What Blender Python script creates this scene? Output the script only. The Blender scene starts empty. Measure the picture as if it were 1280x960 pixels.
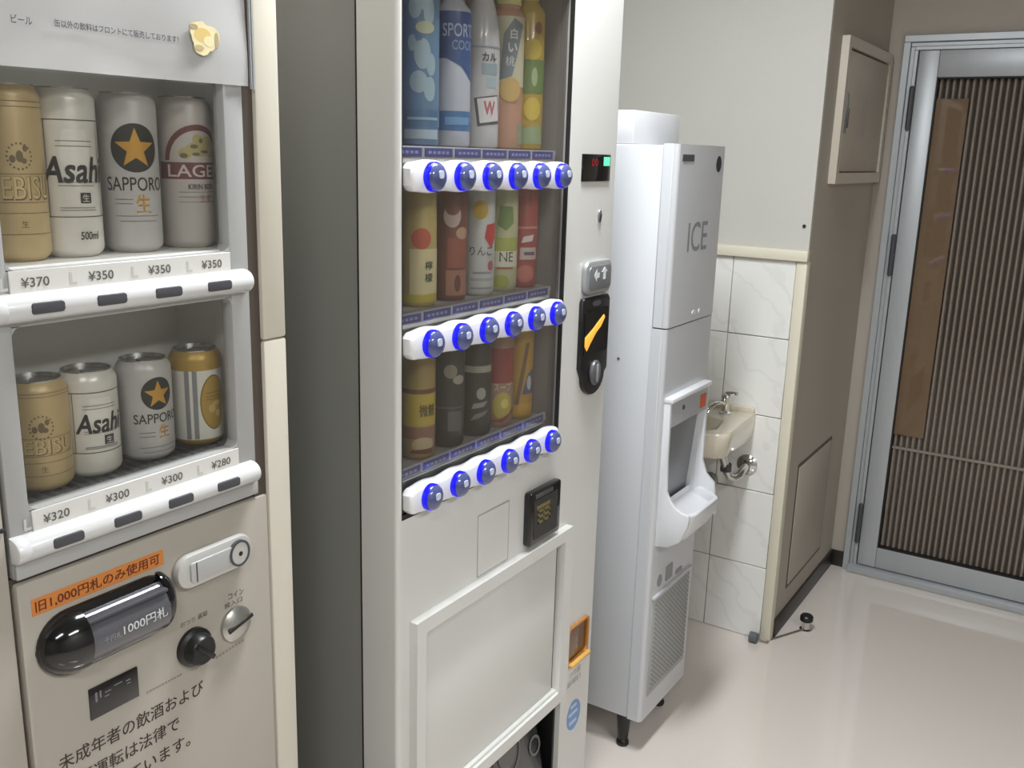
import bpy, bmesh, math, random
from mathutils import Vector, Matrix
random.seed(7)
SC = bpy.context.scene
COL = SC.collection
PI = math.pi

# ------------------------------------------------------------------ camera
YAW, PITCH, ROLL, FPX = 0.5645, 0.2388, 0.0286, 1185.3
f = Vector((-math.sin(YAW)*math.cos(PITCH), math.cos(YAW)*math.cos(PITCH), -math.sin(PITCH)))
r = f.cross(Vector((0, 0, 1))).normalized(); u = r.cross(f)
c, s = math.cos(ROLL), math.sin(ROLL)
R_, U_ = c*r + s*u, -s*r + c*u
cam = bpy.data.cameras.new('camera'); cam.sensor_width = 36.0; cam.lens = FPX/1280*36.0
cam.clip_start = 0.02
camo = bpy.data.objects.new('camera', cam); COL.objects.link(camo)
camo.matrix_world = Matrix(((R_.x, U_.x, -f.x, 0), (R_.y, U_.y, -f.y, 0), (R_.z, U_.z, -f.z, 1.5), (0, 0, 0, 1)))
SC.camera = camo

# ------------------------------------------------------------------ world, lamps, exposure
w = bpy.data.worlds.new('room_air'); SC.world = w; w.use_nodes = True
w.node_tree.nodes['Background'].inputs[0].default_value = (0.9, 0.95, 1.0, 1)
w.node_tree.nodes['Background'].inputs[1].default_value = 0.05
# ceiling lamps: centre x, y, half sizes, power; last two added as unseen fill
LAMPS = [(-0.70, 1.38, 0.09, 0.33, 22.0), (0.25, -0.75, 0.12, 0.45, 9.0), (1.10, 0.45, 0.12, 0.45, 18.0)]
CEIL = 2.45
SC.view_settings.view_transform = 'Standard'
SC.view_settings.look = 'None'
SC.view_settings.gamma = 1.0
SC.view_settings.exposure = 0.65
SC.view_settings.use_curve_mapping = False

# ------------------------------------------------------------------ materials
def lin(h):
    h = h.lstrip('#'); o = []
    for i in (0, 2, 4):
        v = int(h[i:i+2], 16)/255
        o.append(v/12.92 if v <= 0.04045 else ((v+0.055)/1.055)**2.4)
    return (*o, 1.0)
MC = {}
def mat(name, col, rough=0.5, metal=0.0, var=0.0, scale=8.0, bump=0.0, bscale=60.0, emit=None, es=0.0, coat=0.0, spec=0.5, stretch=None):
    if name in MC: return MC[name]
    m = bpy.data.materials.new(name); m.use_nodes = True; MC[name] = m
    nt = m.node_tree; b = nt.nodes['Principled BSDF']
    b.inputs['Base Color'].default_value = lin(col)
    b.inputs['Roughness'].default_value = rough
    b.inputs['Metallic'].default_value = metal
    b.inputs['Coat Weight'].default_value = coat
    b.inputs['Specular IOR Level'].default_value = spec
    if emit:
        b.inputs['Emission Color'].default_value = lin(emit); b.inputs['Emission Strength'].default_value = es
    if var or bump:
        tc = nt.nodes.new('ShaderNodeTexCoord'); mp = nt.nodes.new('ShaderNodeMapping')
        nt.links.new(tc.outputs['Object'], mp.inputs[0])
        if stretch: mp.inputs['Scale'].default_value = stretch
    if var:
        n = nt.nodes.new('ShaderNodeTexNoise'); n.inputs['Scale'].default_value = scale; n.inputs['Detail'].default_value = 5
        nt.links.new(mp.outputs[0], n.inputs['Vector'])
        mx = nt.nodes.new('ShaderNodeMix'); mx.data_type = 'RGBA'
        cl = lin(col); mx.inputs[6].default_value = tuple(min(1, v*(1-var)) for v in cl[:3]) + (1,)
        mx.inputs[7].default_value = tuple(min(1, v*(1+var)) for v in cl[:3]) + (1,)
        nt.links.new(n.outputs[0], mx.inputs[0]); nt.links.new(mx.outputs[2], b.inputs['Base Color'])
    if bump:
        n2 = nt.nodes.new('ShaderNodeTexNoise'); n2.inputs['Scale'].default_value = bscale; n2.inputs['Detail'].default_value = 3
        nt.links.new(mp.outputs[0], n2.inputs['Vector'])
        bp = nt.nodes.new('ShaderNodeBump'); bp.inputs['Strength'].default_value = bump; bp.inputs['Distance'].default_value = 0.002
        nt.links.new(n2.outputs[0], bp.inputs['Height']); nt.links.new(bp.outputs[0], b.inputs['Normal'])
    return m
def glassmat(name, tint, refl=0.12, rough=0.02):
    if name in MC: return MC[name]
    m = bpy.data.materials.new(name); m.use_nodes = True; MC[name] = m
    nt = m.node_tree; nt.nodes.remove(nt.nodes['Principled BSDF']); out = nt.nodes['Material Output']
    t = nt.nodes.new('ShaderNodeBsdfTransparent'); t.inputs[0].default_value = lin(tint)
    g = nt.nodes.new('ShaderNodeBsdfGlossy'); g.inputs['Roughness'].default_value = rough
    g.inputs[0].default_value = (0.9, 0.9, 0.9, 1)
    fr = nt.nodes.new('ShaderNodeLayerWeight'); fr.inputs[0].default_value = 0.5
    pw = nt.nodes.new('ShaderNodeMath'); pw.operation = 'POWER'; pw.inputs[1].default_value = 5.0
    nt.links.new(fr.outputs['Facing'], pw.inputs[0])
    mm = nt.nodes.new('ShaderNodeMath'); mm.operation = 'MULTIPLY_ADD'; mm.inputs[1].default_value = 0.9; mm.inputs[2].default_value = refl
    nt.links.new(pw.outputs[0], mm.inputs[0])
    mx = nt.nodes.new('ShaderNodeMixShader')
    nt.links.new(mm.outputs[0], mx.inputs[0]); nt.links.new(t.outputs[0], mx.inputs[1]); nt.links.new(g.outputs[0], mx.inputs[2])
    nt.links.new(mx.outputs[0], out.inputs[0])
    return m
def tilemat():
    m = mat('tile_marble', '#e8e7e2', 0.18, var=0.03, scale=5)
    nt = m.node_tree; b = nt.nodes['Principled BSDF']
    tc = nt.nodes.new('ShaderNodeTexCoord'); mp = nt.nodes.new('ShaderNodeMapping'); mp.inputs['Rotation'].default_value = (0, 0.7, 0)
    nt.links.new(tc.outputs['Object'], mp.inputs[0])
    wv = nt.nodes.new('ShaderNodeTexWave'); wv.inputs['Scale'].default_value = 3.2; wv.inputs['Distortion'].default_value = 9; wv.inputs['Detail'].default_value = 4; wv.inputs['Detail Scale'].default_value = 2.2
    nt.links.new(mp.outputs[0], wv.inputs[0])
    rp = nt.nodes.new('ShaderNodeValToRGB'); rp.color_ramp.elements[0].position = 0.0; rp.color_ramp.elements[0].color = lin('#e2e1dc')
    rp.color_ramp.elements[1].position = 0.11; rp.color_ramp.elements[1].color = lin('#e9e8e3')
    nt.links.new(wv.outputs['Fac'], rp.inputs[0]); nt.links.new(rp.outputs[0], b.inputs['Base Color'])
    return m
def wallpaper(name, col):
    return mat(name, col, 0.75, var=0.05, scale=3, bump=0.35, bscale=260)

M_floor = mat('floor_vinyl', '#ddd4cb', 0.10, var=0.03, scale=2.0, bump=0.03, bscale=9, coat=0.4)
M_wall = wallpaper('wall_paint', '#c3c1b9')
M_wall_shaded = wallpaper('wall_paint_shaded', '#aba398')  # back wall's paint darkened; the alcove's weaker light is in this colour
M_ceil = mat('ceiling_board', '#a3a29d', 0.8, var=0.04, scale=20)
M_tile = tilemat()
M_grout = mat('grout', '#a9a69e', 0.8, var=0.08, scale=40)
M_cream = mat('cream_trim', '#d9d3bf', 0.45, var=0.03)
M_base = mat('baseboard_vinyl', '#2b2622', 0.4, var=0.1)
M_alu = mat('brushed_aluminium', '#b4b8ba', 0.42, 0.35, var=0.05, scale=30, stretch=(1, 1, 0.05))
M_alud = mat('dull_aluminium', '#9b9c9b', 0.4, 0.8, var=0.05, scale=20)
M_chrome = mat('chrome', '#d2d2d0', 0.12, 1.0)
M_black = mat('black_plastic', '#131313', 0.35)
M_blackg = mat('black_gloss', '#0b0b0c', 0.12, coat=0.5)
M_dark = mat('dark_rubber', '#26262a', 0.55)
M_dkgrey = mat('dark_grey_plastic', '#454549', 0.45)
M_gasket = mat('gasket', '#1d1b1a', 0.6)

# ------------------------------------------------------------------ mesh helpers
ORG = {}
def org(o): return ORG.get(o.name, Vector((0, 0, 0)))
def finish(me, m, smooth=True):
    if m: me.materials.append(m)
    if smooth and len(me.polygons):
        me.polygons.foreach_set('use_smooth', [True]*len(me.polygons))
        me.set_sharp_from_angle(angle=math.radians(38))
def obj(name, bm, m, parent=None, local=False):
    if parent is not None and not local:
        bmesh.ops.translate(bm, verts=bm.verts, vec=-org(parent))
    bmesh.ops.recalc_face_normals(bm, faces=bm.faces) if False else None
    me = bpy.data.meshes.new(name); bm.to_mesh(me); bm.free(); finish(me, m)
    o = bpy.data.objects.new(name, me); COL.objects.link(o)
    if parent is not None:
        o.parent = parent; ORG[o.name] = org(parent)
    return o
def inst(src, name, loc, parent=None):
    o = bpy.data.objects.new(name, src.data); COL.objects.link(o); o.location = loc
    if parent is not None: o.parent = parent; ORG[o.name] = org(parent)
    return o
def thing(name, label, cat, loc, group=None):
    o = bpy.data.objects.new(name, None); COL.objects.link(o); o.location = loc; o.empty_display_size = 0.05
    ORG[o.name] = Vector(loc); o['label'] = label; o['category'] = cat
    if group: o['group'] = group
    return o
def struct(name, bm, m, label=None):
    o = obj(name, bm, m); o['kind'] = 'structure'
    if label: o['label'] = label
    return o
def B(): return bmesh.new()
def bevel(bm, faces_or_verts, w, seg=2):
    es = set()
    for v in faces_or_verts:
        for e in v.link_edges: es.add(e)
    if w > 0: bmesh.ops.bevel(bm, geom=list(es), offset=w, segments=seg, affect='EDGES', profile=0.5, clamp_overlap=True)
def box(bm, x0, x1, y0, y1, z0, z1, bev=0.0, seg=2):
    v = [bm.verts.new(p) for p in ((x0, y0, z0), (x1, y0, z0), (x1, y1, z0), (x0, y1, z0), (x0, y0, z1), (x1, y0, z1), (x1, y1, z1), (x0, y1, z1))]
    for q in ((3, 2, 1, 0), (4, 5, 6, 7), (0, 1, 5, 4), (1, 2, 6, 5), (2, 3, 7, 6), (3, 0, 4, 7)): bm.faces.new([v[i] for i in q])
    if bev: bevel(bm, v, bev, seg)
    return bm
def bx(*a, **k): return box(B(), *a, **k)
def prism(bm, pts, axis, a0, a1, bev=0.0, seg=2):
    """pts: 2D outline. axis 'x': (y,z), 'y': (x,z), 'z': (x,y)."""
    def P(p, a):
        return {'x': (a, p[0], p[1]), 'y': (p[0], a, p[1]), 'z': (p[0], p[1], a)}[axis]
    A = [bm.verts.new(P(p, a0)) for p in pts]; Bv = [bm.verts.new(P(p, a1)) for p in pts]
    n = len(pts); fs = [bm.faces.new(A), bm.faces.new(Bv[::-1])]
    for i in range(n): fs.append(bm.faces.new((A[i], Bv[i], Bv[(i+1) % n], A[(i+1) % n])))
    bmesh.ops.recalc_face_normals(bm, faces=fs)
    if bev:
        es = [e for f_ in fs[:2] for e in f_.edges]
        bmesh.ops.bevel(bm, geom=list(set(es)), offset=bev, segments=seg, affect='EDGES', profile=0.5, clamp_overlap=True)
    return bm
def rrect(y0, y1, z0, z1, rad, n=6):
    out = []
    for cx, cz, a0 in ((y1-rad, z1-rad, 0), (y0+rad, z1-rad, 90), (y0+rad, z0+rad, 180), (y1-rad, z0+rad, 270)):
        for i in range(n+1):
            a = math.radians(a0+90*i/n); out.append((cx+rad*math.cos(a), cz+rad*math.sin(a)))
    return out
def ellipse(cy, cz, ry, rz, n=28):
    return [(cy+ry*math.cos(2*PI*i/n), cz+rz*math.sin(2*PI*i/n)) for i in range(n)]
def frame_x(bm, outer, inner, x0, x1):
    """ring between two outlines of equal count (y,z), extruded along x."""
    n = len(outer)
    O0 = [bm.verts.new((x0, *p)) for p in outer]; O1 = [bm.verts.new((x1, *p)) for p in outer]
    I0 = [bm.verts.new((x0, *p)) for p in inner]; I1 = [bm.verts.new((x1, *p)) for p in inner]
    fs = []
    for i in range(n):
        j = (i+1) % n
        for q in ((O1[i], O1[j], I1[j], I1[i]), (O0[i], I0[i], I0[j], O0[j]), (O0[i], O0[j], O1[j], O1[i]), (I0[i], I1[i], I1[j], I0[j])): fs.append(bm.faces.new(q))
    bmesh.ops.recalc_face_normals(bm, faces=fs)
    return bm
def lathe(bm, prof, ctr, n=32, axis='z', cap0=True, cap1=True):
    rings = []
    for rr, t in prof:
        ring = []
        for i in range(n):
            a = 2*PI*i/n; ca, sa = rr*math.cos(a), rr*math.sin(a)
            p = {'z': (ctr[0]+ca, ctr[1]+sa, ctr[2]+t), 'x': (ctr[0]+t, ctr[1]+ca, ctr[2]+sa), 'y': (ctr[0]+ca, ctr[1]+t, ctr[2]+sa)}[axis]
            ring.append(bm.verts.new(p))
        rings.append(ring)
    fs = []
    for a, b in zip(rings, rings[1:]):
        for i in range(n):
            j = (i+1) % n; fs.append(bm.faces.new((a[i], a[j], b[j], b[i])))
    if cap0: fs.append(bm.faces.new(rings[0][::-1]))
    if cap1: fs.append(bm.faces.new(rings[-1]))
    bmesh.ops.recalc_face_normals(bm, faces=fs)
    return bm
def tube(bm, path, rad, n=12):
    pts = [Vector(p) for p in path]; rings = []
    up = Vector((0.13, 0.21, 0.97)).normalized()
    for i, p in enumerate(pts):
        d = (pts[min(i+1, len(pts)-1)]-pts[max(i-1, 0)]).normalized()
        a = d.cross(up)
        if a.length < 0.05: a = d.cross(Vector((1, 0, 0)))
        a.normalize(); b = a.cross(d)
        rr = rad[i] if isinstance(rad, (list, tuple)) else rad
        rings.append([bm.verts.new(p+a*rr*math.cos(2*PI*k/n)+b*rr*math.sin(2*PI*k/n)) for k in range(n)])
        if i == 0: ref = a
    fs = []
    for a, b in zip(rings, rings[1:]):
        for k in range(n): fs.append(bm.faces.new((a[k], a[(k+1) % n], b[(k+1) % n], b[k])))
    fs += [bm.faces.new(rings[0][::-1]), bm.faces.new(rings[-1])]
    bmesh.ops.recalc_face_normals(bm, faces=fs)
    return bm
def arc(cx, cz, rad, a0, a1, n=8):
    return [(cx+rad*math.cos(math.radians(a0+(a1-a0)*i/n)), cz+rad*math.sin(math.radians(a0+(a1-a0)*i/n))) for i in range(n+1)]

_tc = {}
def textmesh(body, size, width=None, bold=0.0, shear=0.0):
    key = (body, size, width, bold, shear)
    if key not in _tc:
        cu = bpy.data.curves.new('t', 'FONT'); cu.body = body; cu.size = 1.0; cu.offset = min(0.0, bold); cu.shear = shear
        cu.resolution_u = 3; cu.align_x = 'LEFT'
        o = bpy.data.objects.new('t', cu); COL.objects.link(o)
        bpy.context.view_layer.update()
        me = bpy.data.meshes.new_from_object(o.evaluated_get(bpy.context.evaluated_depsgraph_get()))
        vs = [(v.co.x, v.co.y, 0.0) for v in me.vertices]; fs = [tuple(p.vertices) for p in me.polygons]
        bpy.data.objects.remove(o); bpy.data.curves.remove(cu); bpy.data.meshes.remove(me)
        xs = [v[0] for v in vs]; ys = [v[1] for v in vs]
        x0, x1, y0, y1 = min(xs), max(xs), min(ys), max(ys)
        if bold > 0:
            n0 = len(vs); base = list(vs); bf = list(fs); vs = []; fs = []
            for k, (du, dv) in enumerate(((-bold, -bold), (bold, -bold), (bold, bold), (-bold, bold), (0, 0))):
                vs += [(a+du, b+dv, 0.00003*k) for a, b, _ in base]; fs += [tuple(i+k*n0 for i in q) for q in bf]
        sy = size/(y1-y0); sx = sy if width is None else width/(x1-x0)
        _tc[key] = ([((a-x0)*sx, (b-y0)*sy, w_) for a, b, w_ in vs], fs, (x1-x0)*sx)
    return _tc[key]
def text_bm(bm, body, x, y, z, size, width=None, bold=0.0, shear=0.0, rot=0.0, align='l'):
    """flat lettering on a face that looks along +x; (y,z) lower left corner, size = glyph height"""
    vs, fs, wd = textmesh(body, size, width, bold, shear)
    ca, sa = math.cos(rot), math.sin(rot); dx = -wd/2 if align == 'c' else 0
    V = [bm.verts.new((x+w_, y+(a+dx)*ca-b*sa, z+(a+dx)*sa+b*ca)) for a, b, w_ in vs]
    for q in fs:
        try: bm.faces.new([V[i] for i in q])
        except ValueError: pass
    return bm
def text_cyl(bm, body, rad, uc, zc, size, width=None, bold=0.0, shear=0.0, turn=0.0):
    vs, fs, wd = textmesh(body, size, width, bold, shear)
    V = []
    for a, b, w_ in vs:
        an = (a-wd/2+uc)/rad+turn; V.append(bm.verts.new(((rad+w_)*math.cos(an), (rad+w_)*math.sin(an), zc-size/2+b)))
    for q in fs:
        try: bm.faces.new([V[i] for i in q])
        except ValueError: pass
    return bm
def patch_cyl(bm, outline, ctr, rad, rings=5, turn=0.0):
    """star-shaped print patch (arc length, z) bent round a can of radius rad"""
    def P(a, z):
        an = a/rad+turn; return bm.verts.new((rad*math.cos(an), rad*math.sin(an), z))
    cu, cz = ctr; n = len(outline); prev = None; c0 = P(cu, cz)
    rings = max(2, min(14, math.ceil(max(abs(a-cu) for a, b in outline)/0.0035)))
    for k in range(1, rings+1):
        t = k/rings; ring = [P(cu+(a-cu)*t, cz+(b-cz)*t) for a, b in outline]
        for i in range(n):
            j = (i+1) % n
            if prev is None: bm.faces.new((c0, ring[i], ring[j]))
            else: bm.faces.new((prev[i], ring[i], ring[j], prev[j]))
        prev = ring
    return bm
def dense(pts, k=5):
    out = []
    for i, p in enumerate(pts):
        q = pts[(i+1) % len(pts)]
        k = max(1, min(24, math.ceil(abs(p[0]-q[0])/0.0035)))
        for t in range(k): out.append((p[0]+(q[0]-p[0])*t/k, p[1]+(q[1]-p[1])*t/k))
    return out
def rectp(u0, u1, z0, z1): return dense([(u0, z0), (u1, z0), (u1, z1), (u0, z1)], 6)
def star(cu, cz, R, n=5, inner=0.42):
    return [(cu+(R if i % 2 == 0 else R*inner)*math.sin(PI*i/n), cz+(R if i % 2 == 0 else R*inner)*math.cos(PI*i/n)) for i in range(2*n)]
def band_cyl(bm, rad, z0, z1, n=48, a0=-PI, a1=PI):
    A = []; Bq = []
    for i in range(n+1):
        an = a0+(a1-a0)*i/n; A.append(bm.verts.new((rad*math.cos(an), rad*math.sin(an), z0))); Bq.append(bm.verts.new((rad*math.cos(an), rad*math.sin(an), z1)))
    for i in range(n): bm.faces.new((A[i], A[i+1], Bq[i+1], Bq[i]))
    return bm

# ================================================================== THE SETTING
XL, XR, YB, YT, YD, XS = -1.56, 1.7, -2.0, 2.79, 3.53, -0.765
struct('floor', bx(XL-0.06, XR+0.06, YB-0.06, YD+0.1, -0.06, 0.0), M_floor)
struct('ceiling', bx(XL-0.06, XR+0.06, YB-0.06, YD+0.1, CEIL, CEIL+0.06), M_ceil)
struct('wall_left', bx(XL-0.06, XL, YB, YT, 0, CEIL), M_wall)
struct('wall_right', bx(XR, XR+0.06, YB, YD, 0, CEIL), wallpaper('wall_paint_right', '#aba9a3'))
struct('wall_behind', bx(XL-0.06, XR+0.06, YB-0.06, YB, 0, CEIL), wallpaper('wall_paint_behind', '#96938d'))
wall_back = struct('wall_back', bx(XL-0.06, XS, YT+0.006, YT+0.022, 0, CEIL), M_wall)
wall_side = struct('wall_side', bx(XS-0.06, XS, YT+0.022, YD, 0, CEIL), M_wall_shaded)
bm = B()
DX0, DX1, DZ1 = -0.715, 0.2, 1.917
box(bm, XS-0.06, DX0, YD, YD+0.08, 0, CEIL); box(bm, DX1, XR, YD, YD+0.08, 0, CEIL); box(bm, DX0, DX1, YD, YD+0.08, DZ1, CEIL)
wall_far = struct('wall_far', bm, M_wall_shaded)
# painted screw on the wall above the tiles
obj('screw', lathe(B(), [(0.005, 0), (0.005, -0.004), (0.003, -0.006)], (-0.784, YT+0.006, 1.318), 10, 'y'), M_dark, wall_back)
# tiles: grout bed and separate tiles
obj('grout_bed', bx(XL, -0.79, YT+0.002, YT+0.0065, 0.0, 1.217), M_grout, wall_back)
xs = [-0.793, -0.984, -1.229, -1.474, XL]; zs = [0.0, 0.245, 0.493, 0.738, 0.982, 1.217]
for i in range(4):
    for j in range(5):
        g = 0.0014
        obj('tile', bx(xs[i+1]+g, xs[i]-g, YT-0.004+random.uniform(-.0005, .0005), YT+0.004, zs[j]+g, zs[j+1]-g, bev=0.0012, seg=1), M_tile, wall_back)
bm = bx(XL, XS+0.006, YT-0.02, YT+0.006, 1.217, 1.249, bev=0.004)
struct('trim_1', bm, M_cream, 'cream cap rail above the white tiles')
bm = bx(-0.793, XS+0.004, YT-0.008, YT+0.03, 0.0, 1.217, bev=0.003)
struct('trim_2', bm, M_cream, 'cream corner strip beside the white tiles')
struct('baseboard_side', bx(XS, XS+0.008, YT+0.03, YD, 0, 0.062, bev=0.002), M_base)
struct('baseboard_far', bx(XS+0.008, DX0, YD-0.008, YD, 0, 0.062, bev=0.002), M_base)

# access hatch in the side wall
M_hatch = mat('hatch_board', '#aba398', 0.6, var=0.04)
M_hatchd = mat('hatch_groove', '#5d564c', 0.7)
t = thing('access_hatch', 'beige square access hatch low on the wall beside the glazed door', 'hatch', (XS, 3.13, 0.13))
h = (2.925, 3.335, 0.13, 0.56)
obj('groove', frame_x(B(), rrect(h[0], h[1], h[2], h[3], 0.004, 2), rrect(h[0]+0.012, h[1]-0.012, h[2]+0.012, h[3]-0.012, 0.003, 2), XS-0.01, XS+0.0015), M_hatchd, t)
obj('panel', bx(XS-0.01, XS+0.004, h[0]+0.012, h[1]-0.012, h[2]+0.012, h[3]-0.012, bev=0.002), M_hatch, t)

# wall cabinet (distribution box)
M_cab = mat('cabinet_paint', '#b0a596', 0.45, var=0.03)
t = thing('wall_cabinet', 'beige recessed wall cabinet with flat door high beside the glazed door', 'cabinet', (XS, 3.215, 1.435))
b = (2.925, 3.51, 1.437, 1.855)
obj('frame', frame_x(B(), rrect(b[0], b[1], b[2], b[3], 0.003, 2), rrect(b[0]+0.03, b[1]-0.03, b[2]+0.033, b[3]-0.03, 0.003, 2), XS-0.02, XS+0.022), mat('cabinet_frame', '#c2b9aa', 0.45), t)
d = obj('door', bx(XS-0.01, XS+0.016, b[0]+0.033, b[1]-0.033, b[2]+0.036, b[3]-0.036, bev=0.002), M_cab, t)
obj('lock_handle', bx(XS+0.016, XS+0.021, b[0]+0.05, b[0]+0.068, 1.585, 1.70, bev=0.002), M_alud, d)
obj('lever', bx(XS+0.021, XS+0.026, b[0]+0.053, b[0]+0.065, 1.60, 1.655, bev=0.002), M_dkgrey, d)
obj('name_plate', bx(XS+0.016, XS+0.0165, 3.16, 3.24, 1.58, 1.70), mat('plate_label', '#a79c90', 0.4), d)

# the glazed door
M_slat = mat('ribbed_slat', '#b3a8a0', 0.5, var=0.08, scale=20)
M_slatb = mat('slat_backing', '#4c4340', 0.7)
M_board = mat('brown_board', '#927860', 0.6, var=0.06, scale=4)
M_pane = glassmat('door_glass', '#f0efec', 0.02)
dr = bpy.data.objects.new('door_1', None); COL.objects.link(dr); dr.location = (-0.26, YD, 0); ORG['door_1'] = Vector((-0.26, YD, 0))
dr['kind'] = 'structure'; dr['label'] = 'aluminium framed glazed door with dark vertical slats'
L0, L1, LT = -0.664, 0.15, 1.868
F0 = YD-0.018
bm = B()   # stepped frame
for (a, b_, y0) in ((DX0, DX0+0.022, F0), (DX0+0.022, DX0+0.036, F0+0.012), (DX0+0.036, L0-0.003, F0+0.004)):
    box(bm, a, b_, y0, YD+0.05, 0, DZ1-(b_-DX0), bev=0.0015, seg=1); box(bm, DX1-(b_-DX0), DX1-(a-DX0), y0, YD+0.05, 0, DZ1-(b_-DX0), bev=0.0015, seg=1)
    box(bm, a, DX1-(a-DX0), y0, YD+0.05, DZ1-(b_-DX0), DZ1-(a-DX0), bev=0.0015, seg=1)
obj('door_frame', bm, M_alu, dr)
lf = obj('door_leaf', box(box(box(box(B(), L0, -0.6, F0+0.006, YD+0.03, 0.032, LT, bev=0.003), 0.086, L1, F0+0.006, YD+0.03, 0.032, LT, bev=0.003),
        -0.6, 0.086, F0+0.0065, YD+0.03, 1.782, LT, bev=0.003), -0.6, 0.086, F0+0.0065, YD+0.03, 0.032, 0.112, bev=0.003), M_alu, dr)
obj('gasket', box(box(box(box(B(), -0.601, -0.596, F0+0.008, YD+0.02, 0.111, 1.784), 0.082, 0.087, F0+0.008, YD+0.02, 0.111, 1.784), -0.6, 0.086, F0+0.008, YD+0.02, 1.778, 1.783), -0.6, 0.086, F0+0.008, YD+0.02, 0.111, 0.116), M_gasket, lf)
obj('pane', bx(-0.6, 0.086, YD-0.002, YD+0.003, 0.112, 1.782), M_pane, lf)
obj('backing', bx(-0.6, 0.086, YD+0.028, YD+0.034, 0.112, 1.782), M_slatb, lf)
n = 34; p_ = 0.686/n; s0 = None
for i in range(n):
    x = -0.6+p_*(i+0.5)
    if s0 is None:
        bm = B(); prism(bm, [(-0.0058, 0.006), (-0.0052, 0.0), (-0.0025, -0.005), (0.0025, -0.005), (0.0052, 0.0), (0.0058, 0.006)], 'z', 0.112, 1.782)
        s0 = obj('slat', bm, M_slat, lf, local=True); s0.location = (x+0.26, 0.02, 0)
    else: inst(s0, 'slat', (x+0.26, 0.02, 0), lf)
obj('board', bx(-0.6, -0.497, YD+0.006, YD+0.011, 0.55, 1.715), M_board, lf)
obj('cross_wire', bx(-0.6, 0.086, YD+0.0065, YD+0.0125, 0.496, 0.505), M_slat, lf)
for z0, z1 in ((1.612, 1.755), (1.119, 1.264), (0.117, 0.273)):
    obj('hinge', lathe(B(), [(0.004, 0), (0.0085, 0.004), (0.0085, z1-z0-0.004), (0.004, z1-z0)], (-0.672, F0-0.004, z0), 14), M_dkgrey, dr)
obj('threshold', bx(DX0+0.02, DX1-0.02, YD-0.04, YD+0.05, 0.0, 0.028, bev=0.006), M_alu, dr)

# ceiling lamps
M_lampb = mat('lamp_housing', '#e6e6e2', 0.4)
lamp_labels = ['white ceiling light above the gap before the ice dispenser', 'white fill light added unseen on the ceiling behind the camera', 'white fill light added unseen on the ceiling by the right wall']
for k, (lx, ly, hx, hy, pw) in enumerate(LAMPS):
    t = thing('ceiling_light', lamp_labels[k], 'light', (lx, ly, CEIL), 'ceiling lights')
    obj('housing', bx(lx-hx-0.02, lx+hx+0.02, ly-hy-0.03, ly+hy+0.03, CEIL-0.03, CEIL, bev=0.006), M_lampb, t)
    obj('diffuser', bx(lx-hx, lx+hx, ly-hy, ly+hy, CEIL-0.042, CEIL-0.03, bev=0.004), mat('lamp_diffuser', '#ffffff', 0.5, emit='#fff8ea', es=6.0), t)
    li = bpy.data.lights.new('tube_light', 'AREA'); li.shape = 'RECTANGLE'; li.size = 2*hx; li.size_y = 2*hy; li.energy = pw; li.color = (0.90, 0.945, 1.0)
    lo = bpy.data.objects.new('tube_light', li); COL.objects.link(lo); lo.parent = t; lo.location = (0, 0, -0.045)

# ================================================================== BEER VENDING MACHINE
M_beige = mat('beige_enamel', '#a8a196', 0.38, var=0.02, scale=5)
M_beige2 = mat('beige_trim', '#cbc5b6', 0.4, var=0.02)
M_int = mat('cabinet_interior', '#e4e3e0', 0.5)
M_frame = mat('window_frame_grey', '#a7a7a5', 0.35)
M_strip = mat('price_strip', '#d3d1cb', 0.35)
M_bar = mat('button_bar_white', '#cfcfce', 0.25, coat=0.3)
M_mglass = glassmat('display_glass', '#fafaf8', 0.085)
M_ink = mat('black_ink', '#26211f', 0.6)
M_inkg = mat('grey_ink', '#5f5b57', 0.6)
X1 = -0.93
m1 = thing('beer_vending_machine', 'beige vending machine showing two rows of beer cans', 'vending machine', (-1.24, 0.63, 0))
bm = B()
box(bm, -1.53, -1.085, 0.36, 0.893, 0.03, 1.83, bev=0.006)
box(bm, -1.09, X1-0.025, 0.36, 0.893, 0.03, 1.04); box(bm, -1.09, X1-0.025, 0.36, 0.497, 1.03, 1.83); box(bm, -1.09, X1-0.025, 0.85, 0.893, 1.03, 1.83); box(bm, -1.09, X1-0.02, 0.49, 0.86, 1.80, 1.83)
obj('body', bm, M_beige, m1)
obj('base', bx(-1.5, -0.97, 0.38, 0.88, 0.0, 0.05), M_black, m1)
obj('edge_trim', bx(X1-0.026, X1+0.004, 0.853, 0.8935, 0.03, 1.2515, bev=0.004), M_beige2, m1)
obj('edge_trim', bx(X1-0.026, X1+0.004, 0.853, 0.8935, 1.2525, 1.83, bev=0.004), M_beige2, m1)
obj('side_panel', bx(X1-0.026, X1, 0.36, 0.494, 0.03, 1.83, bev=0.003), M_beige, m1)
obj('front_panel', bx(X1-0.026, X1+0.002, 0.499, 0.8515, 0.2, 1.0405, bev=0.003), M_beige, m1)
obj('kick_panel', bx(X1-0.026, X1, 0.499, 0.8515, 0.05, 0.195, bev=0.003), M_beige, m1)
obj('rubber_seal', box(box(B(), X1-0.026, X1-0.002, 0.833, 0.855, 1.04, 1.80), X1-0.026, X1-0.006, 0.496, 0.852, 1.038, 1.046), mat('brown_seal', '#4a4138', 0.6), m1)
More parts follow.
